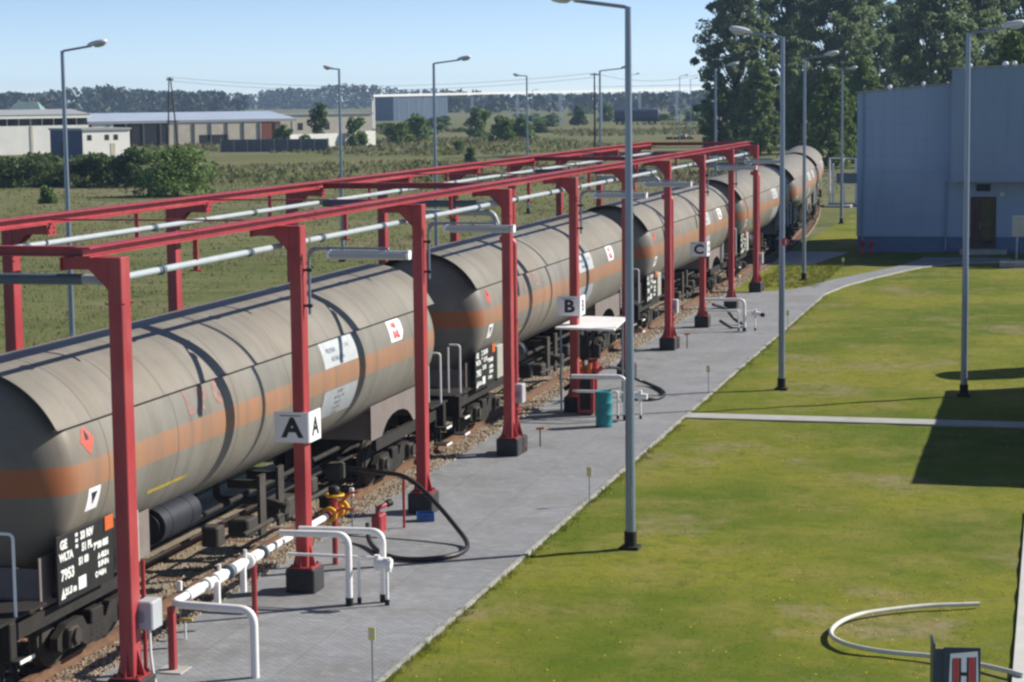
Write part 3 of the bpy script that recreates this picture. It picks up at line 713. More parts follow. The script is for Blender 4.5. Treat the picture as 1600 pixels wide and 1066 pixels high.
# ------------------------------------------------------------------ riser poles with switch boxes (posts 1, 4, 7, 10)
RL = {1: 'red riser pole with grey switch box, beside the post cut by the bottom edge', 4: 'red riser pole with grey switch box between signs A and B', 7: 'red riser pole with grey switch box between signs B and C', 10: 'red riser pole beyond sign C at the far gantry end'}
for i in (1, 4, 7, 10):
    y = PY[i]; t = thing('riser_pole', RL[i], 'pole', (-11.84, y+.42, 0), group='riser poles beside the gantry posts')
    mb = MB()
    if i == 1: mb.tube([(.0, -.02, 0), (.0, -.02, 1.9)], .03, 10)
    else:
        mb.tube(bend([(.0, 0, 0), (0, 0, 4.86), (-.30, 0, 4.86)], .16), .085, 16); mb.tube([(0, 0, .9), (0, 0, 1.0)], .13, 16)
        mb.prism([(.07, .05), (.28, .05), (.07, .8)], 'y', -.015, .015)
        mb.tube([(0, 0, 3.0), (0, 0, 3.06)], .1, 16)
    mb.build('tube', M['red'], t)
    mb = MB(); mb.bbox((-.2, -.2, -.02), (.24, .2, .10 if i == 1 else .38), .02); mb.build('foot', M['plinth'], t)
    bx = MB(); bx.bbox((.03, -.36, 1.02), (.27, -.02, 1.40), .02) if i == 1 else bx.bbox((.02, -.17, 1.15), (.22, .14, 1.58), .02)
    sb = bx.build('switch_box', M['grey'], t)
    b2 = MB(); b2.bbox((.05, -.375, 1.12), (.15, -.362, 1.26), .004) if i == 1 else b2.bbox((.05, -.183, 1.28), (.16, -.172, 1.42), .003); b2.build('box_lid', M['galv'], sb)
    if i == 1:
        mb = MB(); mb.tube(spline([(.16, -.22, 1.02), (.17, -.22, .6), (.22, -.2, .2), (.3, -.25, .02)]), .022, 8); mb.build('conduit', M['white'], t)

# ------------------------------------------------------------------ tube lights on the posts in between
LL = {2: 'long tube light on the post that carries sign A', 3: 'long tube light on the plain post next beyond sign A', 5: 'long tube light above sign B', 6: 'long tube light behind the tall lamp post, next beyond sign B', 8: 'long tube light above sign C', 9: 'long tube light on the plain post next beyond sign C'}
lum = None
for i in (2, 3, 5, 6, 8, 9):
    if lum is None:
        t = lum = thing('tube_light', LL[i], 'light fitting', (-11.68, PY[i], 0), group='tube lights on the gantry posts')
        mb = MB(); mb.tube(bend([(0, 0, 4.58), (0, 0, 5.64), (.42, 0, 5.66)], .2), .026, 10)
        mb.tube(bend([(.0, 0, 5.46), (.0, 0, 5.66), (1.35, 0, 5.66), (1.35, 0, 5.6)], .12), .018, 8); mb.build('conduit', M['galv'], t)
        for z in (4.72, 5.30):
            mb = MB(); mb.box((-.1, -.02, z-.02), (.05, .02, z+.02)); mb.tube([(0, 0, z-.03), (0, 0, z+.03)], .036, 10); mb.build('clamp', M['frame2'], t)
        mb = MB(); mb.prism([(-.07, 5.52), (.07, 5.52), (.09, 5.58), (.05, 5.62), (-.05, 5.62), (-.09, 5.58)], 'x', .36, 1.66); fx = mb.build('housing', M['luminaire'], t)
        mb = MB(); mb.tube([(.40, 0, 5.515), (1.62, 0, 5.515)], .04, 14); mb.build('tube_cover', M['lens'], fx)
        mb = MB()
        for x in (.32, 1.66): mb.prism([(-.075, 5.485), (.075, 5.485), (.095, 5.58), (.055, 5.63), (-.055, 5.63), (-.095, 5.58)], 'x', x, x+.05)
        mb.build('end_cap', M['white'], fx)
    else: dup(lum, (-11.68, PY[i], 0), 0, LL[i])

# ------------------------------------------------------------------ letter signs
for i, L in ((2, 'A'), (5, 'B'), (8, 'C')):
    t = thing('letter_sign', 'two sided white sign with the black letter '+L+' on a red post', 'sign', (-11.72, PY[i]-.16, 2.74), group='letter signs on the gantry posts')
    mb = MB(); mb.bbox((-.56, -.012, -.25), (.03, .006, .25), .003); f1 = mb.build('front_plate', M['signwhite'], t)
    mb = MB(); mb.bbox((.024, .01, -.25), (.042, .56, .25), .003); f2 = mb.build('side_plate', M['signwhite'], t)
    mb = MB(); text_on(mb, L, .44, lambda u, v: (-.25+u*1.12, -.0135, -.02+v), .018)
    mb.add([(-.46, -.0135, .185), (-.1, -.0135, .185), (-.1, -.0135, .20), (-.46, -.0135, .20)], [(0, 1, 2, 3)]); mb.build('letter', M['ink'], f1)
    mb = MB(); text_on(mb, L, .40, lambda u, v: (.0435, .29+u*1.1, -.02+v), .016); mb.build('letter', M['ink'], f2)
    mb = MB(); mb.box((-.2, .006, -.12), (-.12, .03, .12)); mb.build('bracket', M['frame2'], t)

# ------------------------------------------------------------------ loading bay equipment
t = thing('loading_pipe', 'thick white loading pipe with flanges lying along the track near sign A', 'pipe', (-12.02, 27.3, 0))
mb = MB(); mb.tube(bend([(1.28, -.1, -.05), (1.28, -.1, .97), (.0, 0, .97), (.0, 6.6, .93)], .22), .058, 16); mb.build('pipe', M['white'], t)
for k, (y, r, l) in enumerate(((.55, .085, .5), (1.25, .10, .10), (1.6, .095, .34), (2.1, .12, .07), (2.3, .09, .42), (2.9, .125, .06), (3.1, .09, .3), (3.55, .11, .06), (5.0, .08, .08))):
    mb = MB(); mb.tube([(0, y, .955), (0, y+l, .955)], r, 18)
    mb.build('pipe_flange', M['sleeve'] if k in (3, 7) else M['white'], t)
for y in (1.5, 2.55):
    mb = MB(); mb.bbox((.02, y, .55), (.11, y+.07, .96), .01); mb.tube([(0, y+.3, .97), (0, y+.3, 1.15)], .03, 8); mb.build('pipe_clip', M['white'], t)
mb = MB(); mb.bbox((-.05, -.05, .02), (.05, .05, .93), .008); lg = mb.build('support_leg', M['red'], t)
mb = MB(); mb.bbox((-.2, -.2, -.03), (.2, .2, .025), .004); mb.build('foot_plate', M['concrete'], lg)
mb = MB(); mb.tube([(0, 3.2, 0), (0, 3.2, .9)], .045, 12); lg = mb.build('support_leg', M['red'], t)

t = thing('pipe_rack', 'rack of two white pipe hoops with lower rails in front of sign A', 'pipe rack', (-10.9, 31.6, 0), group='white pipe racks by the lawn')
def hoop(x0, x1, y, h, r, rad=.2, foot=.12):
    mb = MB(); mb.tube(bend([(x0, y, h-.02), (x1, y, h), (x1, y, foot)], rad), r, 14); o = mb.build('hoop', M['white'], t)
    mb = MB(); mb.tube([(x1, y, -.02), (x1, y, foot+.02)], r*1.12, 14); mb.build('foot_sleeve', M['black'], o)
hoop(-1.05, .10, -.1, 1.16, .055); hoop(-.85, .56, .25, 1.16, .055)
def rail(x0, x1, y, z, r=.026):
    mb = MB(); mb.tube(bend([(x0, y, z), (x1, y, z), (x1, y, .08)], .05), r, 10); o = mb.build('lower_rail', M['white'], t)
    mb = MB(); mb.tube([(x1, y, -.02), (x1, y, .1)], r*1.35, 10); mb.build('foot_sleeve', M['black'], o)
rail(-1.0, .20, .1, .76); rail(.2, .68, .06, .76, .03)
mb = MB(); mb.tube([(.52, -.05, .72), (.80, -.05, .70)], .085, 14); mb.tube([(.56, -.05, .6), (.56, -.05, .84)], .05, 10); mb.tube([(.74, -.05, .58), (.74, -.05, .8)], .055, 10); mb.build('hose_valve', M['white'], t)

def second_rack(label, x, y, extra):
    global t
    t = thing('pipe_rack', label, 'pipe rack', (x, y, 0), group='white pipe racks by the lawn')
    hoop(-1.25, .12, 0, 1.10, .055); rail(-1.25, -.1, .15, .70); rail(-1.2, .45, .3, .66)
    mb = MB(); mb.tube([(.35, .1, .62), (.66, .1, .60)], .075, 12); mb.tube([(.48, .1, .45), (.48, .1, .76)], .05, 10); mb.build('hose_valve', M['white'], t)
    if extra:
        mb = MB(); mb.tube([(.66, .1, .58), (.80, .1, .56)], .07, 12); mb.build('valve_cap', M['black'], t)
second_rack('white pipe rack beside the teal barrel under sign B', -10.42, 51.5, False)
second_rack('white pipe rack with black capped valve under sign C', -10.35, 72.0, True)

# valve stand (yellow handles, red body) behind the white pipe near sign A, a smaller one by B
def valve_stand(label, x, y, rz):
    t = thing('valve_stand', label, 'valve', (x, y, 0), rz)
    mb = MB(); mb.tube([(0, 0, 0), (0, 0, .8)], .05, 12); mb.tube([(0, -.35, .93), (0, .40, .93)], .075, 14); mb.tube([(0, -.02, .8), (0, -.02, 1.22)], .06, 12); mb.build('valve_body', M['red'], t)
    for yy in (-.28, .12, .36):
        mb = MB(); mb.tube([(0, yy, .93), (0, yy+.05, .93)], .135, 18); mb.build('flange', M['yellow'], t)
    mb = MB(); ring = [(.15*math.cos(a*math.pi/8), .04+.15*math.sin(a*math.pi/8), 1.22) for a in range(17)]
    mb.tube(ring, .022, 8); mb.tube([(-.15, .04, 1.22), (.15, .04, 1.22)], .016, 6); mb.tube([(0, -.11, 1.22), (0, .19, 1.22)], .016, 6); mb.build('handwheel', M['yellow'], t)
    mb = MB(); mb.tube([(.0, -.22, .93), (.24, -.22, 1.05), (.42, -.22, 1.02)], .028, 8); mb.tube([(.0, .2, 1.0), (.2, .25, 1.22), (.34, .3, 1.24)], .026, 8); mb.build('lever', M['orange'], t)
    mb = MB(); mb.lathe([(.0, 1.24), (.085, 1.24), (.10, 1.28), (.10, 1.36), (.06, 1.39), (0, 1.39)], 16); mb.bbox((-.3, .02, .98), (-.1, .28, 1.2), .03); mb.build('gauge_head', M['black'], t)
    mb = MB(); mb.tube([(.02, -.42, .93), (-.2, -.6, .90), (-.55, -.2, .55)], .06, 12); mb.build('branch_hose', M['rubber'], t)
valve_stand('red and yellow valve stand at the end of the thick white pipe', -12.02, 34.35, 0)
valve_stand('red and orange valve stand behind the white rack under sign B', -11.75, 53.4, .4)

# red pump cabinet and canopy near sign B, with the teal barrel
t = thing('canopy', 'flat white canopy sheet on thin legs below sign B', 'canopy', (-11.5, 53.6, 0))
mb = MB(); mb.prism([(-.72, -1.5), (.86, -1.75), (.60, 1.2), (-.72, 1.35)], 'z', 2.20, 2.25); mb.build('roof_sheet', M['white'], t)
for x, y in ((-.62, -1.3), (.5, 1.05), (-.62, 1.2)):
    mb = MB(); mb.tube([(x, y, 0), (x, y, 2.2)], .028, 8); mb.build('leg', M['galv'], t)
t = thing('pump_cabinet', 'red and dark pump cabinet standing under the white canopy', 'cabinet', (-11.45, 52.35, 0))
mb = MB(); mb.bbox((-.22, -.2, .06), (.2, .22, 1.02), .02); mb.bbox((-.1, -.12, 1.02), (.28, .14, 1.42), .03); mb.build('cabinet_body', M['red'], t)
mb = MB(); mb.bbox((-.15, -.222, .15), (.13, -.201, .92), .004); mb.build('front_panel', M['black'], t)
mb = MB(); mb.bbox((-.16, -.15, 1.44), (.05, .08, 2.02), .03); mb.bbox((.12, -.1, 1.45), (.34, .1, 1.8), .02); mb.build('motor', M['frame'], t)
mb = MB(); mb.tube([(.26, -.16, 0), (.26, -.16, 1.25)], .04, 10); mb.tube([(.26, -.16, 1.1), (.45, -.16, 1.25)], .05, 10); mb.build('standpipe', M['red'], t)
mb = MB(); mb.tube([(.1, -.2, 1.05), (.1, -.2, 1.34)], .07, 12); mb.build('filter_bowl', M['orange'], t)
mb = MB(); mb.tube([(.02, -.24, 1.3), (.02, -.24, 1.42)], .045, 10); mb.build('gauge', M['white'], t)
o = MB(); o.lathe([(0, 0), (.20, 0), (.215, .02), (.205, .05), (.205, .28), (.22, .30), (.205, .32), (.205, .56), (.22, .58), (.205, .60), (.205, .84), (.215, .87), (.20, .88), (.19, .86), (0, .86)], 28)
tag(o.build('barrel', M['teal'], loc=(-10.62, 50.45, 0)), 'teal steel barrel standing on the paving below sign B', 'barrel')

# hoses
def hose(name, label, pts, r, m, cat='hose', n=10):
    mb = MB(); mb.tube(spline(pts, n), r, 12); return tag(mb.build(name, m), label, cat)
hose('loading_hose', 'thick black hose looping over the paving beyond sign A',
     [(-13.6, 39.6, .75), (-12.9, 38.7, .88), (-12.3, 38.0, .97), (-11.8, 37.6, 1.0), (-11.4, 37.35, .86), (-10.95, 37.05, .58), (-10.5, 36.65, .28), (-10.18, 36.25, .09), (-10.05, 35.7, .06), (-10.15, 35.2, .055), (-10.5, 34.85, .055), (-10.95, 34.78, .055), (-11.35, 35.05, .055), (-11.7, 35.55, .06), (-11.95, 36.0, .12), (-12.1, 36.4, .3)], .045, M['rubber'])
hose('loading_hose', 'black hose loop lying on the paving behind the tall lamp post',
     [(-11.6, 54.6, .9), (-11.45, 56.2, .7), (-11.25, 57.6, .25), (-10.9, 57.8, .07), (-10.4, 56.9, .055), (-10.12, 56.0, .055), (-10.1, 55.3, .055), (-10.35, 54.9, .055), (-10.75, 55.1, .055), (-11.1, 55.8, .06)], .045, M['rubber'])
hose('loading_hose', 'short black hose lying behind the white rack under sign C',
     [(-11.5, 73.2, .8), (-11.2, 73.9, .6), (-10.9, 74.2, .2), (-10.6, 73.9, .06), (-10.5, 73.3, .055), (-10.8, 72.8, .06), (-11.2, 72.7, .3)], .055, M['rubber'])
hose('garden_hose', 'pale hose lying in a curve on the lawn',
     [(-1.04, 33.45, .05), (-1.35, 33.34, .05), (-1.75, 33.2, .05), (-2.1, 33.0, .05), (-2.5, 32.7, .05), (-2.8, 32.4, .05), (-3.02, 31.95, .05), (-3.13, 31.4, .05), (-3.08, 30.95, .05), (-2.88, 30.6, .05), (-2.55, 30.35, .05), (-2.1, 30.2, .05), (-1.6, 30.13, .05), (-1.1, 29.9, .05), (-.6, 29.6, .05), (-.3, 29.35, .05)], .035, M['hosewhite'])

# small things on the paving and the ballast
t = thing('pipe_stub', 'low red pipe stub on the paving beyond sign A', 'pipe', (-12.13, 37.2, 0))
mb = MB(); mb.bbox((-.12, -.16, 0), (.08, .2, .34), .03); mb.tube([(0, -.1, .34), (0, -.1, .46), (.1, .2, .5)], .05, 10); mb.build('stub_body', M['red'], t)
mb = MB(); mb.tube([(.1, .16, .5), (.15, .25, .52)], .07, 12); mb.build('stub_cap', M['black'], t)
t = thing('hose_post', 'slim red post holding up the black hose beyond sign A', 'post', (-11.78, 37.62, 0))
mb = MB(); mb.tube([(0, 0, 0), (0, 0, .98)], .028, 10); mb.build('post_tube', M['red'], t)
mb = MB(); mb.tube([(-.08, 0, 1.0), (0, 0, .95), (.08, 0, 1.0)], .018, 8); mb.build('hook', M['frame2'], t)
t = thing('crate', 'small blue crate on the paving beside a black post plinth', 'crate', (-11.58, 38.35, 0), .3)
mb = MB(); x, y, h = .17, .13, .16
mb.bbox((-x, -y, 0), (x, y, .015), .003)
for a, b in (((-x, -y), (x, -y+.015)), ((-x, y-.015), (x, y)), ((-x, -y+.016), (-x+.015, y-.016)), ((x-.015, -y+.016), (x, y-.016))): mb.box((*a, .016), (*b, h))
mb.build('crate_body', M['blue'], t); mb = MB(); mb.box((-.06, -y-.008, .10), (.06, -y-.001, .13)); mb.build('handle', M['navy'], t)
SL = ['thin lawn edge stake with yellow tag at the bottom edge of the view', 'thin lawn edge stake with pale tag just left of the foremost tall lamp post', 'thin lawn edge stake with pale tag level with the crossing footpath end', 'thin lawn edge stake with pale tag just behind the second lamp post', 'thin lawn edge stake with pale tag where the paving narrows to a path']
for k, ((x, y), lb) in enumerate(zip([(-9.06, 27.35), (-8.82, 40.45), (-9.02, 56.6), (-8.72, 71.8), (-9.15, 95.6)], SL)):
    t = thing('marker_stake', lb, 'stake', (x, y, -.05), R(-14), 'stakes along the lawn edge')
    mb = MB(); mb.tube([(0, 0, 0), (0, 0, .76)], .011, 8); mb.build('stake_rod', M['galv'], t)
    mb = MB(); mb.bbox((-.055, -.012, .64), (.055, .002, .82), .003); tg = mb.build('tag_plate', M['paleyellow'], t)
    mb = MB(); mb.add([(-.035, -.0135, .74), (.02, -.0135, .77), (.035, -.0135, .72), (-.02, -.0135, .69)], [(0, 1, 2, 3)]); mb.build('tag_mark', M['chalk'], tg)
for (x, y, h, lb) in ((-13.02, 29.9, .62, 'white topped marker rod in the ballast beside the thick white pipe'), (-12.6, 37.0, .80, 'white marker rod between the red valve stand and the blue crate')):
    t = thing('marker_rod', lb, 'rod', (x, y, 0)); mb = MB(); mb.tube([(0, 0, 0), (0, 0, h)], .014, 8); mb.build('rod', M['galv'], t)
    mb = MB(); mb.bbox((-.04, -.03, h-.1), (.04, .03, h+.05), .01); mb.build('rod_head', M['white'], t)
t = thing('valve_key', 'yellow T handled valve key in front of the thick white pipe', 'valve key', (-12.55, 29.0, 0)); mb = MB(); mb.tube([(0, 0, 0), (0, 0, .3)], .015, 8); mb.build('key_rod', M['white'], t)
mb = MB(); mb.tube([(-.1, 0, .3), (.12, 0, .3)], .025, 8); mb.build('key_handle', M['olive'], t)
for x, y, h, lb in ((-11.45, 47.2, .42, 'rusty valve key on the paving beyond the riser pole between signs A and B'), (-11.35, 66.9, .45, 'rusty valve key on the paving beyond the riser pole between signs B and C')):
    t = thing('valve_key', lb, 'valve key', (x, y, 0)); mb = MB(); mb.tube([(0, 0, 0), (0, 0, h)], .016, 8); mb.build('key_rod', M['frame2'], t)
    mb = MB(); mb.tube([(-.09, 0, h), (.1, 0, h+.02)], .028, 8); mb.build('key_handle', M['orange'], t)

# hydrant sign near the camera, a V of two plates on a post
t = thing('hydrant_sign', 'dark framed V shaped sign with a striped letter H over the lawn', 'sign', (-1.02, 22.0, 0), R(8))
mb = MB(); mb.tube([(.02, .10, -.1), (.02, .10, 2.2)], .03, 12); mb.build('sign_post', M['galv'], t)
mb = MB(); mb.bbox((-.02, -.0, 1.78), (.36, .02, 2.30), .003); mb.bbox((-.12, .03, 1.78), (-.10, .42, 2.33), .003); mb.box((-.10, .02, 1.8), (-.02, .03, 2.28)); fr = mb.build('sign_plate', mat('dark_blue_plate', (.02, .045, .075), .4, var=.1), t)
mb = MB(); mb.add([(.035, -.002, 1.80), (.345, -.002, 1.80), (.33, -.002, 2.265), (.05, -.002, 2.235)], [(0, 1, 2, 3)]); wp = mb.build('white_field', M['signwhite'], fr)
P_ = lambda x0, z0, x1, z1: [(x0, -.004, z0), (x1, -.004, z0), (x1, -.004, z1), (x0, -.004, z1)]
mb = MB()
for q_ in (P_(.085, 1.82, .135, 2.19), P_(.245, 1.82, .30, 2.20)): mb.add(q_, [(0, 1, 2, 3)])
mb.build('red_stripe', M['redink'], wp)
mb = MB()
for q_ in (P_(.138, 1.82, .162, 2.19), P_(.218, 1.82, .242, 2.20), P_(.162, 2.00, .218, 2.04), P_(.068, 1.82, .082, 2.185), P_(.303, 1.82, .316, 2.205)): mb.add(q_, [(0, 1, 2, 3)])
mb.build('letter', M['ink'], wp)

# ------------------------------------------------------------------ lamp posts
def lamp_post(label, x, y, dirx, h=9.62, arm=.86, rz=0, double=False, group='tall lamp posts'):
    t = thing('lamp_post', label, 'lamp post', (x, y, -.03), rz, group)
    mb = MB(); n = 10; mb.tube([(0, 0, .3+(h-.3)*i/n) for i in range(n+1)], .092, 16, True, .055); mb.build('pole', M['galv'], t)
    mb = MB(); mb.tube([(0, 0, .0), (0, 0, .32)], .115, 16); mb.bbox((-.17, -.17, -.05), (.17, .17, .06), .01); mb.build('base', M['frame'], t)
    mb = MB(); mb.box((-.045, -.105, .75), (.045, -.085, 1.15)); mb.build('hatch', M['galv'], t)
    for s in ((dirx, -dirx) if double else (dirx,)):
        rise = .13 if arm > .5 else .02
        mb = MB(); mb.tube([(0, 0, h-.03), (s*.06, 0, h), (s*(arm+.1), 0, h+rise)], .034, 10); a_ = mb.build('arm', M['galv'], t)
        L = .62 if arm > .5 else .5
        x0 = s*(arm-.02); z0 = h+rise; tl = .16*s
        prof = [(0, .045, .05), (.06, .075, .07), (.16, .12, .095), (.34, .15, .11), (.5, .145, .10), (.59, .10, .075), (.62, .03, .03)]
        vs = []; m_ = 16
        for (u, hw, hh) in prof:
            u *= L/.62
            for k in range(m_):
                a = 2*math.pi*k/m_; zz = math.sin(a)*hh; zz = zz if zz > 0 else zz*.55
                vs.append((x0+s*u, math.cos(a)*hw, z0+.02+u*.16+zz))
        fs = [(i*m_+k, i*m_+(k+1) % m_, (i+1)*m_+(k+1) % m_, (i+1)*m_+k) for i in range(len(prof)-1) for k in range(m_)]+[tuple(range(m_)), tuple(range((len(prof)-1)*m_, len(prof)*m_))]
        mb = MB(); mb.add(vs, fs, True); hd = mb.build('lamp_head', M['lamp'], t)
        mb = MB(); vs = []
        for (u, f) in ((.2, .3), (.26, .8), (.38, 1), (.5, .8), (.56, .3)):
            u *= L/.62
            for k in range(9):
                a = math.pi*k/8; vs.append((x0+s*u, math.cos(a)*.115*f, z0+.0+u*.16-.035-math.sin(a)*.07*f))
        mb.add(vs, [(i*9+k, i*9+k+1, (i+1)*9+k+1, (i+1)*9+k) for i in range(4) for k in range(8)], True); mb.build('lens', M['lens'], hd)
    return t
lamp_post('tall grey lamp post in front of the gantry, its head cut by the top edge', -7.27, 36.77, -1)
lamp_post('tall grey lamp post on the lawn with a small round red sign on it', -7.21, 58.0, -1)
lamp_post('tall grey lamp post on the small grass wedge beside the curving path', -10.59, 92.9, 1)
lamp_post('tall grey lamp post standing in the dark shadow on the lawn', -2.27, 57.5, 1)
lamp_post('lamp post behind the foremost wagon, its head bright against the sky', -28.87, 58.8, 1)
lamp_post('dark lamp post with short arm behind the gantry, left of the pale pipe bridge', -34.92, 101.9, -1, arm=.35)
lamp_post('lamp post with long arm standing in front of the pale pipe bridge', -26.44, 89.9, 1, arm=1.1)
lamp_post('lamp post with short arm beside the lime green bushes', -36.11, 145.9, -1, arm=.5)
lamp_post('lamp post with arm half hidden by the foremost tall lamp post', -26.21, 123.9, 1, arm=1.3)
lamp_post('lamp post with small head against the edge of the dark trees', -18.71, 120.0, 1, arm=.7)
lamp_post('lamp post with two heads in front of the dark trees left of the blue building', -13.0, 134.6, 1, arm=.45, double=True)
for k, (px, Y, lb) in enumerate(((985, 330, 'tiny far lamp post just right of the foremost lamp pole above the dark wagon'), (1062, 360, 'tiny far lamp post above the right end of the pipe bridge'), (1079, 420, 'tiny farthest lamp post next to the dark trees'), (832, 500, 'tiny far lamp post near the far end of the lime bushes'))):
    p = at_y(px, Y); lamp_post(lb, p.x, p.y, 1, h=11.5 if Y < 450 else 10, arm=.9, group='tiny far lamp posts')
t = thing('round_sign', 'small round red sign fixed on the second lamp post', 'sign', (-7.10, 57.9, 4.05), R(15))
mb = MB(); mb.tube([(0, -.01, 0), (0, .01, 0)], .11, 20); pl = mb.build('sign_disc', M['redink'], t); mb = MB(); mb.box((-.012, -.013, -.07), (.02, -.011, .07)); mb.build('sign_bar', M['signwhite'], pl)

# ------------------------------------------------------------------ blue control building and things around it
t = thing('control_building', 'windowless blue clad building with a raised block over a recessed door', 'building', (-4, 110, 0))
def bl(mb, name, m, parent=t): 
    o = mb.build(name, m, parent)
    if parent is t: o.location = (4, -110, 0)
    return o
mb = MB(); mb.prism([(-9.85, .78), (-5.1, .78), (-5.1, 8.491), (-9.85, 8.08)], 'y', 110, 113.6); mb.prism([(-5.1, .78), (16, .78), (16, 9.0), (-5.1, 8.49)], 'y', 110, 124); bl(mb, 'lower_block', M['clad'])
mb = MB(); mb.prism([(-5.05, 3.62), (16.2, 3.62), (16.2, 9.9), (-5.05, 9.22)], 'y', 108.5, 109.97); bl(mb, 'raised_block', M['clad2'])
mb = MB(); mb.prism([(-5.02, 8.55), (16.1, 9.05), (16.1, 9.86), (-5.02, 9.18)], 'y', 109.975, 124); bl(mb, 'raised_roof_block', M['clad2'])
mb = MB(); mb.box((-9.80, 110.06, -.1), (-5.1, 113.5, .775)); mb.box((-5.1, 110.06, -.1), (15.9, 123.9, .775)); pl = bl(mb, 'plinth', M['plinthblue'])
mb = MB()
for k in range(8): mb.box((-9.85, 109.985, 1.7+.8*k), (-5.07, 109.998, 1.715+.8*k))
bl(mb, 'cladding_joint', M['clad2'])
mb = MB(); mb.prism([(-9.95, 8.09), (-5.07, 8.515), (-5.07, 8.59), (-9.95, 8.165)], 'y', 109.9, 110.3); mb.prism([(-5.15, 9.235), (16.2, 9.915), (16.2, 9.985), (-5.15, 9.305)], 'y', 108.42, 108.8); bl(mb, 'roof_trim', M['roofgrey'])
for x, z, y, s in ((-8.3, 8.2, 111, .12), (-6.6, 8.35, 111, .09), (-4.2, 9.2, 109.5, .09), (-2.5, 9.28, 109.5, .15), (-2.05, 9.3, 109.6, .11), (-1.2, 9.33, 109.5, .1)):
    mb = MB(); mb.lathe([(s*.7, -.1), (s*.7, .12), (s, .14), (s, .24), (s*.5, .3), (0, .3)], 12, (x, y, z)); bl(mb, 'roof_vent', M['white'])
mb = MB(); mb.box((-4.12, 109.95, .22), (-4.0, 109.998, 2.82)); mb.box((-2.98, 109.95, .22), (-2.86, 109.998, 2.82)); mb.box((-4.0, 109.95, 2.70), (-2.98, 109.998, 2.82)); mb.box((-4.0, 109.95, 1.32), (-2.98, 109.99, 1.40)); mb.box((-4.0, 109.95, .22), (-2.98, 109.99, .42)); mb.box((-3.99, 109.96, .43), (-3.6, 109.99, 2.69)); dr = bl(mb, 'door', M['door'])
mb = MB(); mb.box((-3.59, 109.97, .43), (-2.99, 109.985, 1.31)); mb.box((-3.59, 109.97, 1.41), (-2.99, 109.985, 2.69)); mb.build('glass', M['glass'], dr)
mb = MB(); mb.tube([(-3.66, 109.93, 1.15), (-3.66, 109.93, 1.55)], .02, 8); mb.build('handle', M['galv'], dr)
for x, z1 in ((-9.55, 8.1), (-5.35, 3.6)):
    mb = MB(); mb.tube([(x, 109.92, .1), (x, 109.92, z1)], .05, 10)
    for z in (1.2, 2.6, 4.0, 5.4, 6.8):
        if z < z1: mb.tube([(x, 109.92, z), (x, 109.92, z+.06)], .065, 10)
    bl(mb, 'downpipe', M['clad2'])
mb = MB(); mb.bbox((-2.7, 109.86, 2.85), (-2.45, 109.998, 3.05), .02); bl(mb, 'wall_lamp', M['lamp'])
mb = MB(); mb.box((-3.85, 109.9, 3.1), (-3.15, 109.997, 3.45)); bl(mb, 'vent_grille', M['dark'])
mb = MB(); mb.box((-4.6, 108.9, -.1), (-2.3, 110.05, .2)); bl(mb, 'door_step', M['concrete'])
for x, lb in ((-9.45, 'short red hydrant by the building corner, next to the gravel apron'), (-9.0, 'short red hydrant by the building corner, beside the other hydrant')):
    h = MB(); h.lathe([(.0, 0), (.12, 0), (.12, .05), (.08, .07), (.08, .5), (.11, .52), (.11, .6), (.06, .68), (0, .7)], 16); h.tube([(-.16, 0, .45), (.16, 0, .45)], .045, 10)
    tag(h.build('hydrant', M['red'], loc=(x, 108.9, -.03)), lb, 'hydrant')
t = thing('notice_board', 'pale notice board on a pole over a concrete slab in front of the blue door', 'notice board', (-1.69, 101.8, 0))
for x in (0, 1.7): mb = MB(); mb.tube([(x, 0, .1), (x, 0, 1.4)], .05, 10); mb.build('board_post', M['galv'], t)
mb = MB(); mb.bbox((-.22, -.05, 1.36), (2.0, .02, 2.32), .02); mb.build('board', M['grey'], t)
mb = MB(); mb.bbox((-.75, -.9, -.1), (2.4, .6, .22), .02); mb.build('slab', M['concrete'], t)
t = thing('pipe_gate', 'white pipe frame with a blue panel between the last wagons and the blue building', 'gate', (-15.3, 158, 0))
for x, y, h in ((-.95, 1, 3.4), (-.55, -.4, 3.0), (.15, 0, 3.4), (.35, -1.2, 1.6), (1.05, .2, 3.4)):
    mb = MB(); mb.tube([(x, y, -.1), (x, y, h)], .075, 10); mb.build('gate_post', M['white'], t)
mb = MB(); mb.tube([(-.95, 1, 3.35), (1.05, .2, 3.35)], .05, 8); mb.build('top_rail', M['white'], t)
mb = MB(); mb.bbox((-.3, -.55, 1.55), (1.4, -.48, 2.3), .02); mb.build('panel', M['hallblue'], t)
mb = MB(); mb.bbox((-.9, -3.2, -.1), (1.0, .8, .06), .02); mb.build('slab', M['concrete'], t)
t = thing('store_shed', 'low flat roofed store shed beyond the lawn, casting the dark shadow on it', 'shed', (3.5, 53.7, 0))
mb = MB(); mb.box((-2.4, -7.0, -.1), (3.5, 7.1, 2.90)); mb.build('wall', M['wallwhite'], t)
mb = MB(); mb.bbox((-2.5, -7.15, 2.903), (3.6, 7.2, 3.06), .02); mb.build('roof', M['roofgrey'], t)
mb = MB(); mb.box((-2.45, -3, 0), (-2.402, -2, 2.1)); mb.build('door', M['navy'], t)
t = thing('storage_tank', 'upright storage tank behind the store shed just beyond the frame edge', 'tank', (1.75, 64.3, 0))
mb = MB(); mb.lathe([(0, -.1), (1.05, -.1), (1.05, 3.15), (.9, 3.3), (0, 3.42)], 28); mb.build('tank_body', M['galv'], t)
mb = MB(); mb.lathe([(0, 3.42), (.22, 3.42), (.22, 3.52), (0, 3.54)], 16); mb.build('hatch', M['galv'], t)

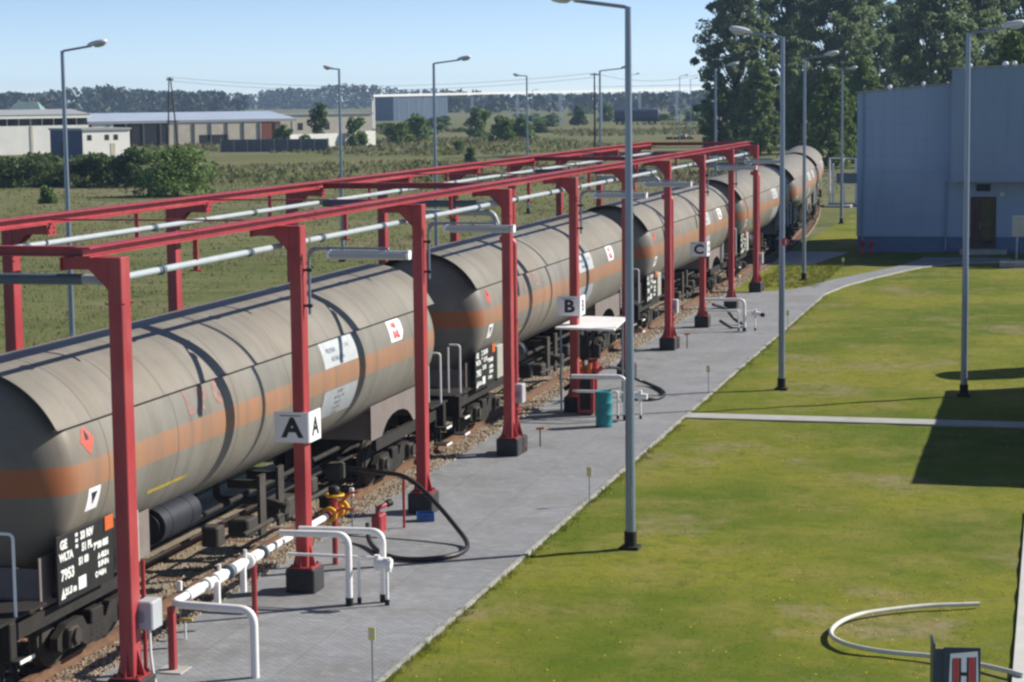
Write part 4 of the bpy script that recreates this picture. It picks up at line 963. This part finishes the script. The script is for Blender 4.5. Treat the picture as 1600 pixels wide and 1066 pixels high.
# ------------------------------------------------------------------ trees
def leaf_quads(mb, c, n, spread, size, rnd, up=.5):
    for _ in range(n):
        while True:
            d = Vector((rnd.uniform(-1, 1), rnd.uniform(-1, 1), rnd.uniform(-1, 1)))
            if d.length < 1: break
        p = c+Vector((d.x*spread[0], d.y*spread[1], d.z*spread[2]))
        nv = Vector((rnd.gauss(0, 1), rnd.gauss(0, 1), rnd.gauss(0, 1)+up)).normalized()
        a = nv.orthogonal().normalized(); b = nv.cross(a); th = rnd.uniform(0, 6.28)
        a, b = a*math.cos(th)+b*math.sin(th), b*math.cos(th)-a*math.sin(th)
        s = size*rnd.uniform(.6, 1.3)
        n0 = len(mb.v); mb.v += [tuple(p-a*s), tuple(p+b*s*.55+a*s*.1), tuple(p+a*s), tuple(p-b*s*.55+a*s*.1)]; mb.f.append((n0, n0+1, n0+2, n0+3)); mb.sm.append(False)
def make_tree(seed, h, rad, m, low=.12, ncl=95, per=95, leaf=.36, tight=(.09, .19), label='', name='broadleaf_tree'):
    rnd = random.Random(seed); t = thing(name, label, 'tree', group='tall dark trees')
    tk = MB(); pts = [(rnd.gauss(0, .012)*h*i/6, rnd.gauss(0, .012)*h*i/6, h*.88*i/6) for i in range(7)]; tk.tube(pts, h*.017, 10, True, .04)
    cr = MB()
    for k in range(ncl):
        f = rnd.random()**.85; z = h*(low+(1-low)*f)
        prof = math.sin(math.pi*min(1, .10+.90*f)**.75)**.7*(1 if f < .75 else 1-.5*(f-.75)/.25)
        a = rnd.uniform(0, 6.283); rr = rad*max(.12, prof)*(rnd.random()**.45)*rnd.uniform(.75, 1.05)
        c = Vector((rr*math.cos(a), rr*math.sin(a), z))
        i = min(5, int(z*.8/(h*.88)*6)); base = Vector(pts[max(0, i)])
        if k % 3 == 0: tk.tube([base, base.lerp(c, .5)+Vector((0, 0, .3)), c], h*.0042, 6, False, .03)
        s = rad*rnd.uniform(*tight)
        leaf_quads(cr, c, int(per*rnd.uniform(.6, 1.4)), (s, s, s*.85), leaf, rnd)
    tk.build('trunk', M['bark'], t); cr.build('crown', m, t); return t
TA = make_tree(11, 29, 6.4, M['leaf_tree'], ncl=330, per=75, leaf=.33, low=.05, label='tall dark tree over the gantry end, its crown edge against the open sky')
TB = make_tree(12, 31, 6.9, M['leaf_tree'], ncl=340, per=75, leaf=.33, low=.05, label='x')
TC = make_tree(13, 22, 6.4, M['leaf_mid'], ncl=200, per=75, leaf=.40, low=.04, label='x')
p = at_y(1150, 305); TA.location = p
for (src, px, Y, rz, sc, lb) in ((TB, 1232, 318, 0, 1, 'tall dark tree behind the second lamp post, its top cut by the frame'), (TA, 1305, 300, 2.1, 1.06, 'tall dark tree behind the two headed lamp post'), (TB, 1358, 330, 4.0, .92, 'tall dark tree behind the low left corner of the blue roof'),
        (TA, 1412, 345, 3.3, .84, 'dark tree set back between the crowns left of the step in the blue roof'),
        (TA, 1456, 262, 1.0, .93, 'dark tree behind the step in the blue roof'), (TB, 1525, 275, 2.6, .95, 'dark tree behind the lamp post in the shadow, over the raised block'), (TA, 1605, 290, 5.0, 1.1, 'dark tree cut by the upper right frame corner, behind the raised block')):
    p = at_y(px, Y)
    if src is TB and src['label'] == 'x': src.location = p; src['label'] = lb
    else: dup(src, p, rz, lb, (sc, sc, sc))
for k, (px, Y, sc, lb) in enumerate(((1185, 285, .56, 'lower mid green tree in front of the tall trees, left of the last wagon'), (1298, 230, .50, 'lower mid green tree between the last wagon and the blue building'), (1345, 240, .55, 'lower mid green tree right behind the corner of the blue building'), (1255, 262, .46, 'lower mid green tree right behind the last wagon'), (1583, 165, .56, 'bright green treetop over the roof vents of the raised block'), (1124, 300, .50, 'lower mid green tree at the left foot of the tall trees'))):
    p = at_y(px, Y)
    if k == 0: TC.location = p; TC.scale = (sc,)*3; TC['label'] = lb
    else: dup(TC, p, k*1.7, lb, (sc,)*3)

def make_bush(seed, w, h, m, label, name='bush', leaf=.16, ncl=34, per=70):
    rnd = random.Random(seed); t = thing(name, label, 'bush', group=None)
    st = MB(); cr = MB()
    for k in range(ncl):
        a = rnd.uniform(0, 6.283); f = rnd.random(); r = w/2*math.sqrt(rnd.random())*(1-.55*f)
        c = Vector((r*math.cos(a), r*math.sin(a), h*(.02+.88*f)))
        if k % 4 == 0: st.tube([(0, 0, -.1), c*.5, c], .035, 5, False, .015)
        s = rnd.uniform(.13, .22)*w
        leaf_quads(cr, c, int(per*rnd.uniform(.6, 1.4)), (s, s, s*.7*h/w+.1), leaf, rnd)
    st.build('stem', M['bark'], t); cr.build('foliage', m, t); return t
B = [  # px, base y, width px, height px, leaf colour, label
 (278, 306, 135, 78, 'leaf_mid', 'large loose green bush rising behind the far gantry beam'),
 (215, 292, 90, 62, 'leaf_dark', 'dark rounded bush between the large loose bush and the hedge'),
 (145, 291, 125, 52, 'leaf_dark', 'dark hedge bush right of the bright foremost left lamp pole'),
 (62, 291, 130, 50, 'leaf_dark', 'dark hedge bush left of the bright foremost left lamp pole'),
 (-8, 292, 110, 46, 'leaf_dark', 'dark hedge bush cut by the left frame edge'),
 (76, 318, 28, 26, 'leaf_mid', 'small isolated bush in front of the dark hedge'),
 (42, 241, 26, 42, 'leaf_mid', 'slim young tree shape bush before the white hall wall'),
 (442, 231, 42, 36, 'leaf_mid', 'green bush in front of the long shed end'),
 (497, 229, 38, 66, 'leaf_dark', 'dark tall bush between long shed and beige block'),
 (478, 236, 30, 24, 'leaf_mid', 'green bush at the left end of the low white wall'),
 (556, 228, 38, 44, 'leaf_mid', 'green bush above the low white wall'),
 (622, 224, 46, 34, 'leaf_lime', 'lime green bush just right of the low white wall'),
 (655, 222, 40, 44, 'leaf_mid', 'green bush left of the long armed lamp post'),
 (712, 176, 28, 26, 'leaf_dark', 'dark round tree shape below the pipe bridge'),
 (748, 214, 44, 50, 'leaf_lime', 'tallest lime green bush under the pipe bridge'),
 (784, 222, 44, 40, 'leaf_lime', 'lime green bush, middle of the row under the pipe bridge'),
 (817, 220, 42, 40, 'leaf_mid', 'mid green bush behind the short armed lamp post'),
 (845, 208, 22, 20, 'leaf_dark', 'dark small bush ending the row under the pipe bridge'),
 (736, 256, 16, 26, 'leaf_dark', 'small dark upright bush close behind the far gantry beam'),
 (716, 236, 14, 16, 'leaf_mid', 'tiny bush on the bare field behind the gantry'),
 (904, 196, 22, 30, 'leaf_dark', 'dark bush left of the half hidden lamp post'),
 (948, 190, 28, 26, 'leaf_lime', 'lime bush beside the left end of the dark far wagon'),
 (1018, 172, 36, 24, 'leaf_mid', 'round green tree shape behind the dark far wagon'),
 (862, 160, 24, 12, 'leaf_dark', 'far dark bush on the horizon right of the short armed lamp post'),
 (1085, 190, 34, 18, 'leaf_mid', 'far green bush left of the tall trees'),
]
for k, (px, by, wp_, hp_, m, lb) in enumerate(B):
    p = ground_at(px, by, -.1); D = (p-Vector((0, 0, CAMH))).dot(fw); wm = wp_*D/FPX; hm = hp_*D/FPX
    b = make_bush(100+k, wm, hm, M[m], lb, leaf=max(.12, D*.0011), ncl=60 if k == 0 else (40 if k < 5 else 24), per=75 if k < 5 else 48); b.location = p

# far wood: reads as one mass
rnd = random.Random(5); fm = MB()
def top_y(px):
    K = [(-400, 142), (0, 141), (60, 142), (110, 133), (180, 130), (240, 138), (330, 139), (385, 146), (430, 134), (480, 136), (530, 128), (590, 129), (640, 137), (700, 138), (750, 142), (800, 146), (1000, 143), (1100, 140), (1300, 130), (2000, 125)]
    for (a, b), (c, d) in zip(K, K[1:]):
        if a <= px <= c: return b+(d-b)*(px-a)/(c-a)
    return 145
for k in range(1150):
    px = rnd.uniform(-350, 1900); blue = 380 < px < 690
    Y = rnd.uniform(1900, 2300) if blue else rnd.uniform(1150, 1900)
    if px > 630 and rnd.random() < .35: continue
    hh = CAMH+max(1.5, (162.9-.0112*px-top_y(px)-rnd.uniform(0, 5)))/FPX*Y
    p = at_y(px, Y, -.1); wd = rnd.uniform(4, 8)
    for q_ in range(5):
        f = (q_+.6)/5
        leaf_quads(fm, p+Vector((rnd.gauss(0, wd*.3), rnd.gauss(0, 2), hh*f*.92)), 9, (wd*(1.1-.6*f), 4, hh*.14), 2.1, rnd)
tag(fm.build('distant_wood', M['leaf_far']), 'long dark band of distant woodland along the horizon', 'woodland', kind='stuff')

# ------------------------------------------------------------------ buildings beyond the field
def far_building(name, label, px, by, rz, parts, cat='building', group=None):
    p = ground_at(px, by, -.1); t = thing(name, label, cat, p, rz, group)
    for nm, m, fn in parts:
        mb = MB(); fn(mb); mb.build(nm, M[m], t)
    return t
Z = lambda a: R(a)
def wins(x0, x1, n, z0, z1, y, w_=None):
    w_ = w_ or (x1-x0)/n*.62
    return [(lambda mb, x=x0+(x1-x0)*(i+.5)/n: mb.box((x-w_/2, y-.02, z0), (x+w_/2, y+.05, z1))) for i in range(n)]
W1 = 40
far_building('long_hall', 'long low white hall with dark window strip, cut by the left edge', 140, 239, R(50),
  [('wall', 'wallwhite', lambda mb: mb.box((-W1, 0, 0), (0, 14, 4.6))), ('parapet', 'wallwhite', lambda mb: mb.box((-W1-.2, -.5, 5.75), (.2, 14.2, 6.35))), ('clerestory', 'glass', lambda mb: mb.box((-W1+.1, .3, 4.6), (-.1, 13.9, 5.75))), ('roof', 'roofgrey', lambda mb: mb.prism([(-.6, 6.36), (14.3, 6.36), (9, 7.0), (7, 7.2)], 'x', -W1, .2))]
  +[('window_mullion', 'wallwhite', lambda mb, i=i: mb.box((-W1+2*i-.07, .22, 4.6), (-W1+2*i+.07, .3, 5.75))) for i in range(1, 20)]
  +[('wall_pier', 'beige', lambda mb, i=i: mb.box((-W1+6*i-.2, -.1, 0), (-W1+6*i+.2, 0, 4.6))) for i in range(1, 7)])
far_building('flat_roof_shed', 'small flat roofed shed with a navy shaded side and a white side with three dark windows', 130, 247, R(53),
  [('wall', 'wallwhite', lambda mb: mb.box((0, 0, 0), (7.9, 10.5, 4.1))), ('roof', 'roofgrey', lambda mb: mb.box((-.2, -.2, 4.1), (8.1, 10.7, 4.4))), ('shaded_side', 'navy', lambda mb: mb.box((-.06, .02, 0), (0, 10.48, 4.08))), ('gate', 'dark', lambda mb: mb.box((-.1, 4.6, 0), (-.06, 7, 2.3))), ('door', 'beige', lambda mb: mb.box((4.6, -.05, 0), (5.4, 0, 2.1)))]  # navy sheet over the side turned from the sun, its shade as colour
  +[('window', 'dark', f) for f in (lambda mb: mb.box((.8, -.04, 2.6), (1.5, 0, 3.4)), lambda mb: mb.box((3.7, -.04, 2.6), (4.4, 0, 3.4)), lambda mb: mb.box((5.2, -.04, 2.6), (5.9, 0, 3.4)))])
W3 = 44
far_building('long_shed', 'long open fronted shed with pale blue sheet roof and beige columns', 300, 227, R(46),
  [('back_wall', 'beige', lambda mb: mb.box((-6, 7, 0), (W3*.55, 7.4, 5.2))), ('shade_wall', 'dark', lambda mb: mb.box((-20, 6.5, 0), (-6.02, 7, 5.3))),  # near-black wall at the left end stands in for the shade there
   ('roof', 'roofblue', lambda mb: mb.prism([(.05, 4.55), (12, 6.0), (12, 6.2), (.05, 4.75)], 'x', -20.5, 22)), ('fascia', 'roofgrey', lambda mb: mb.box((-20.5, -.02, 4.25), (22, .04, 4.74))),
   ('front_wall', 'beige', lambda mb: mb.box((-4.8, .1, 0), (14.5, .4, 4.2))), ('brick_panel', 'brick', lambda mb: mb.box((14.6, .1, 0), (18.6, .4, 4.2))), ('shade_bay', 'dark', lambda mb: mb.box((-12, .1, .2), (-5.2, .4, 4.22))), ('white_bay', 'wallwhite', lambda mb: mb.box((-19.6, .15, 2.6), (-15.5, .4, 4.2))), ('open_gate', 'dark', lambda mb: mb.box((1.6, .06, 0), (7.6, .095, 1.9)))]  # dark box paints in the shade inside the left bay
  +[('column', 'fencegrey', lambda mb, i=i: mb.box((-20+3.4*i, -.06, 0), (-19.75+3.4*i, .08, 4.24))) for i in range(13)])
far_building('beige_block', 'beige flat block behind the short armed dark lamp post', 505, 214, R(46),
  [('wall', 'beige', lambda mb: mb.box((-13, 0, 0), (12.5, 10, 5.0))), ('roof', 'roofgrey', lambda mb: mb.box((-13.2, -.2, 5.0), (12.7, 10.2, 5.3))), ('annex', 'wallwhite', lambda mb: mb.box((-22, -2, 0), (-13.02, 6, 4.0)))]
  +[('window', 'dark', f) for f in wins(-9, 11, 3, 1.6, 3.2, 0, 1.3)])
far_building('low_wall', 'low white wall with a dark gap right of the grey board fence', 520, 229, R(58),
  [('wall', 'wallwhite', lambda mb: mb.box((-9.5, 0, 0), (5.6, .4, 2.3))), ('wall_end', 'wallwhite', lambda mb: mb.box((7.1, -.4, 0), (9.6, .6, 2.6))), ('gap_gate', 'fencegrey', lambda mb: mb.box((5.62, .1, 0), (7.08, .3, 1.9)))], 'wall')
far_building('board_fence', 'grey board fence in front of the long shed', 430, 237, R(9),
  [('boards', 'fencegrey', lambda mb: mb.box((-9, 0, 0), (8.8, .15, 2.0)))]+[('fence_post', 'concrete', lambda mb, i=i: mb.box((-9+2.2*i, -.1, 0), (-8.85+2.2*i, 0, 2.15))) for i in range(9)], 'fence')
far_building('green_roof_house', 'house with a hipped grey green roof showing over the white hall', 38, 200, R(10),
  [('wall', 'beige', lambda mb: mb.box((-6, 0, 0), (6, 9, 4.6))), ('roof', 'roofgreen', lambda mb: mb.add([(-6.6, -.6, 4.6), (6.6, -.6, 4.6), (6.6, 9.6, 4.6), (-6.6, 9.6, 4.6), (-3.4, 4.5, 9.0), (3.4, 4.5, 9.0)], [(0, 1, 5, 4), (1, 2, 5), (2, 3, 4, 5), (3, 0, 4), (3, 2, 1, 0)])), ('chimney', 'brick', lambda mb: mb.box((1, 4.8, 7.8), (1.8, 5.5, 9.9)))], 'house')
p0 = at_y(583, 545, -.1); p1 = at_y(1112, 700, -.1)
br = thing('pipe_bridge', 'long pale pipe bridge on slim legs along the horizon', 'pipe bridge', p0); d = (p1-p0); Lb = d.length; br.rotation_euler = (0, 0, math.atan2(d.y, d.x))
za, zb = 9.35, 10.75
zt = lambda x: za+(zb-za)*x/Lb
mb = MB(); mb.prism([(-.5, zt(0)-.4), (Lb, zt(Lb)-.4), (Lb, zt(Lb)+.2), (-.5, zt(0)+.2)], 'y', -.6, .6); mb.build('deck', M['white'], br)
mb = MB(); mb.tube([(Lb*.6, -.3, zt(Lb*.6)+1.3), (Lb, -.3, zt(Lb)+1.2)], .17, 8); mb.build('pipe', M['galv'], br)
for i in range(9):
    mb = MB(); x = Lb*i/8; h_ = zt(x)-.5; mb.box((x-.14, -.4, 0), (x+.14, -.2, h_)); mb.box((x-.14, .2, 0), (x+.14, .4, h_)); mb.build('leg', M['white'] if i == 0 else M['galv'], br)
far_building('glazed_hall', 'low blue grey glazed hall under the left end of the pipe bridge', 620, 189, R(55),
  [('wall', 'hallblue', lambda mb: mb.box((0, 2, 0), (27, 14, 9.3))), ('roof', 'roofgrey', lambda mb: mb.box((-.2, 1.8, 9.3), (27.2, 14.2, 9.45)))]
  +[('mullion', 'galv', lambda mb, i=i: mb.box((2+4.8*i, 1.92, .5), (2.5+4.8*i, 1.995, 8.0))) for i in range(6)])
# dark wagon standing far off
p = ground_at(994, 195, -.1); t = thing('far_tank_wagon', 'dark navy tank wagon standing far off below the pipe bridge', 'tank wagon', p, R(12))
mb = MB(); mb.tube([(-6.4, 0, 3.1), (-6.2, 0, 3.1), (6.2, 0, 3.1), (6.4, 0, 3.1)], 1.65, 24); mb.tube([(6.4, 0, 3.1), (6.75, 0, 3.1)], 1.62, 24, True, 1.1); mb.build('tank_shell', mat('navy_tank_paint', (.035, .05, .10), .5, var=.2), t)
mb = MB(); mb.box((-7, -1.2, .9), (7, 1.2, 1.45)); mb.build('underframe', M['frame'], t)
mb = MB(); mb.prism([(-.9, 4.15), (.9, 4.15), (.7, 4.75), (-.7, 4.75)], 'x', 5.0, 6.5); mb.build('end_cover', M['white'], t)
for x in (-5.6, -3.9, 3.9, 5.6):
    mb = MB(); mb.tube([(x, -.85, .5), (x, -.7, .5)], .5, 18); mb.tube([(x, .7, .5), (x, .85, .5)], .5, 18); mb.build('wheel', M['frame'], t)
# power line
t = thing('power_pole', 'dark A shaped wooden power pole between the sheds and the hedge', 'power pole', ground_at(271, 241, -.1), R(8)); D = (t.location-Vector((0, 0, CAMH))).dot(fw)
hp_ = 8.0+(160-120)/FPX*D
for s in (-1, 1):
    mb = MB(); mb.tube([(s*.85, 0, 0), (s*.12-.25, 0, hp_)], .14, 8, True, .10); mb.build('pole_leg', M['wood'], t)
mb = MB(); mb.box((-.9, -.1, hp_*.42), (.9, .1, hp_*.42+.18)); mb.box((-.75, -.1, hp_-.5), (.35, .1, hp_-.32)); mb.build('crosspiece', M['wood'], t)
for x in (-.65, -.2, .25):
    mb = MB(); mb.lathe([(0, 0), (.05, 0), (.09, .1), (.06, .2), (.09, .3), (0, .36)], 8, (x, 0, hp_-.32)); mb.build('insulator', M['concrete'], t)
top0 = t.location+Vector((0, 0, hp_))
p = at_y(929, 290, -.1); t = thing('power_pole', 'slim power pole just left of the half hidden lamp post', 'power pole', p, 0)
hq = 8.0+(152-112)/FPX*290
mb = MB(); mb.tube([(0, 0, 0), (0, 0, hq)], .13, 8, True, .10); mb.build('pole_leg', M['wood'], t); mb = MB(); mb.box((-.6, -.06, hq-.3), (.6, .06, hq-.15)); mb.build('crosspiece', M['wood'], t)
top1 = p+Vector((0, 0, hq))
e = at_y(1135, 300, 0); top2 = Vector((e.x, e.y, 8.0+(149-101)/FPX*300))
for k, (a, b, dz) in enumerate(((top0, top1, 0), (top0, top1, -.6), (top1, top2, 0))):
    pts = [a.lerp(b, i/16)+Vector((0, 0, dz-1.6*(1-(i/8-1)**2))) for i in range(17)]
    mb = MB(); mb.tube(pts, .022, 5); tag(mb.build('power_cable', M['frame2']), ('upper thin power cable sagging between the A pole and the slim pole', 'lower thin power cable sagging between the A pole and the slim pole', 'thin power cable from the slim pole to the tall dark trees')[k], 'cable')
t = thing('scrap_pile', 'low pile of rusty scrap with a pale slab behind the gantry end', 'scrap pile', ground_at(1058, 218, -.1)); rnd = random.Random(3); mb = MB()
for k in range(16):
    x, y, s = rnd.uniform(-3, 3), rnd.uniform(-.6, .6), rnd.uniform(.25, .6); mb.bbox((x-s, y-s*.5, 0), (x+s, y+s*.5, s*rnd.uniform(.5, 1.3)), .05)
mb.build('scrap', M['rust'], t); mb = MB(); mb.bbox((.6, -.9, .5), (1.8, .3, .95), .05); mb.build('slab', M['concrete'], t)

# ------------------------------------------------------------------ grass blades, field tufts, stones
def tri_blades(mb, x, y, z, n, h, w_, spread, rnd):
    for _ in range(n):
        bx, by = x+rnd.gauss(0, spread), y+rnd.gauss(0, spread); a = rnd.uniform(0, 6.28); l = rnd.uniform(.1, .9)*h; hh = h*rnd.uniform(.5, 1.2)
        ca, sa = math.cos(a)*w_, math.sin(a)*w_; b = rnd.uniform(0, 6.28)
        n0 = len(mb.v); mb.v += [(bx-ca, by-sa, z), (bx+ca, by+sa, z), (bx+math.cos(b)*l, by+math.sin(b)*l, z+hh)]; mb.f.append((n0, n0+1, n0+2)); mb.sm.append(False)
rnd = random.Random(21); gm = MB()
def on_lawn(x, y):
    if -9.0 < x < -.5 and 24 < y < 86 and not (51.95 < y < 53.1): return True
    return y >= 86 and (x > -8.2+(y-90)*.22 if y < 101 else x > -6) and y < 108 and x < 4
for k in range(26000):
    y = 24+76*rnd.random()**1.7; x = rnd.uniform(-9, .3)
    if on_lawn(x, y) and not (x > -.5 and y < 42.5): tri_blades(gm, x, y, -.035, 1, .018+.00015*y, .005+.0001*y, .0, rnd)
for k in range(1500):                                     # the rough edge along the paving and wedge beyond it
    y = 24+62*rnd.random()**1.5; tri_blades(gm, -8.93+abs(rnd.gauss(0, .09))-.06*math.sin(y*1.3)**2, y, -.03, 6, .06, .007, .04, rnd)
for k in range(260):                                      # tufts leaning over the kerb
    y = 25+58*rnd.random()**1.4; tri_blades(gm, -8.97+abs(rnd.gauss(0, .03)), y, -.02, rnd.randint(6, 16), .075, .006, rnd.uniform(.02, .06), rnd)
for k in range(900):
    tri_blades(gm, rnd.uniform(-12.6, -9.6), rnd.uniform(89, 101), -.03, 5, .08, .02, .06, rnd)
tag(gm.build('grass', M['blade']), 'short green and straw coloured mown grass of the lawn', 'grass', kind='stuff')
wd = MB()
for k in range(16000):                                    # tall dry stems in loose drifts close behind the train
    y = 34+170*rnd.random()**1.3; x = -18.3-rnd.random()*(8+.34*y)
    if math.sin(x*.31+y*.17)+math.sin(y*.11-x*.23)+rnd.uniform(-.8, .8) > .15: tri_blades(wd, x, y, -.1, 2, .16+.0009*y, .008+.00022*y, .22, rnd)
tag(wd.build('dry_weeds', M['straw']), 'straw coloured dry weed stems in drifts behind the train', 'weeds', kind='stuff')
fl = MB()
for k in range(120):
    x, y = rnd.uniform(-8.7, -.6), 27+50*rnd.random()**1.6
    if k < 45: x, y = rnd.gauss(-2.2, 1.2), rnd.gauss(31.5, 2.2)
    if on_lawn(x, y): fl.lathe([(0, .045), (.016, .05), (.018, .055), (0, .062)], 6, (x, y, -.035))
tag(fl.build('dandelions', M['dandelion']), 'scattered yellow dandelion heads in the lawn', 'flowers', kind='stuff')
ft = MB()
for k in range(9000):
    y = 30+230*rnd.random()**1.4; x = rnd.uniform(-17.6, -22-.42*y)
    if x < -18.0 or y > 150: tri_blades(ft, x, y, -.1, 3, .05+.0005*y, .010+.0004*y, .3, rnd)
for k in range(9000):                                     # coarser weeds farther out, in drifts
    y = 200+420*rnd.random()**1.2; x = rnd.uniform(-18-.12*(y-150), -30-.46*y)
    if math.sin(x*.05+1.3*math.sin(y*.021))+math.sin(y*.043+x*.013) > .1: tri_blades(ft, x, y, -.1, 3, .25+.0011*y, .10+.0006*y, .9, rnd)
tag(ft.build('rough_grass', M['dryblade']), 'rough olive and straw coloured field grass behind the train', 'grass', kind='stuff')
sm_ = MB()
for k in range(30000):
    y = 25+75*rnd.random()**1.8; x = rnd.uniform(-15.4, -12.95) if rnd.random() < .85 else rnd.uniform(-13.3, -12.9)
    if abs(x+15.1) < .08 or abs(x+13.6) < .09: continue
    s = rnd.uniform(.012, .034)*(1+.006*y); z = .018 if x < -13.1 else .004
    if k % 3 and ((y-24+.12) % .62) < .24 and abs(x-TX) < 1.27: continue
    vs = [(x+rnd.uniform(.5, 1.1)*s*math.cos(a), y+rnd.uniform(.5, 1.1)*s*math.sin(a), z) for a in (0, 1.57, 3.14, 4.71)]
    vs += [(x+rnd.uniform(.2, .7)*s*math.cos(a+.4), y+rnd.uniform(.2, .7)*s*math.sin(a+.4), z+s*rnd.uniform(.5, 1.1)) for a in (0, 1.57, 3.14, 4.71)]
    sm_.add(vs, [(4, 5, 6, 7), (0, 1, 5, 4), (1, 2, 6, 5), (2, 3, 7, 6), (3, 0, 4, 7)])
tag(sm_.build('gravel', M['stone']), 'crushed stone ballast between the sleepers and along the paving', 'gravel', kind='stuff')

# scrub below the bridge, too alike to tell apart
rnd = random.Random(77); sb0 = [make_bush(300+k, 5, 3.6, M[m], 'small scrub bush in the loose scatter on the field below the pipe bridge', leaf=.5, ncl=20, per=40) for k, m in enumerate(('leaf_mid', 'leaf_dark', 'leaf_lime'))]
for k in range(46):
    px = rnd.uniform(590, 1080); by = rnd.uniform(176, 212) if px < 870 else rnd.uniform(172, 190); p = ground_at(px, by, -.1); sc = rnd.uniform(.6, 1.3)
    if k < 3: b = sb0[k]; b.location = p; b.scale = (sc,)*3
    else: b = dup(sb0[k % 3 if rnd.random() < .6 else 0], p, rnd.uniform(0, 6), None, (sc*1.5, sc*1.2, sc*rnd.uniform(.35, .8)))
    b['group'] = 'scrub bushes below the pipe bridge'

# ------------------------------------------------------------------ air
hz = MB(); hz.box((-2400, -60, -1.2), (1500, 2600, 36)); hz = hz.build('haze', bpy.data.materials.new('summer_haze')); tag(hz, 'thin summer haze over the plain', 'haze', kind='stuff')
hm = hz.data.materials[0]; hm.use_nodes = True; t_ = hm.node_tree; t_.nodes.remove(t_.nodes['Principled BSDF'])
pv_ = t_.nodes.new('ShaderNodeVolumePrincipled'); pv_.inputs['Color'].default_value = (.50, .70, 1.0, 1); pv_.inputs['Density'].default_value = .00017; pv_.inputs['Anisotropy'].default_value = .2
t_.links.new(pv_.outputs[0], t_.nodes['Material Output'].inputs['Volume'])
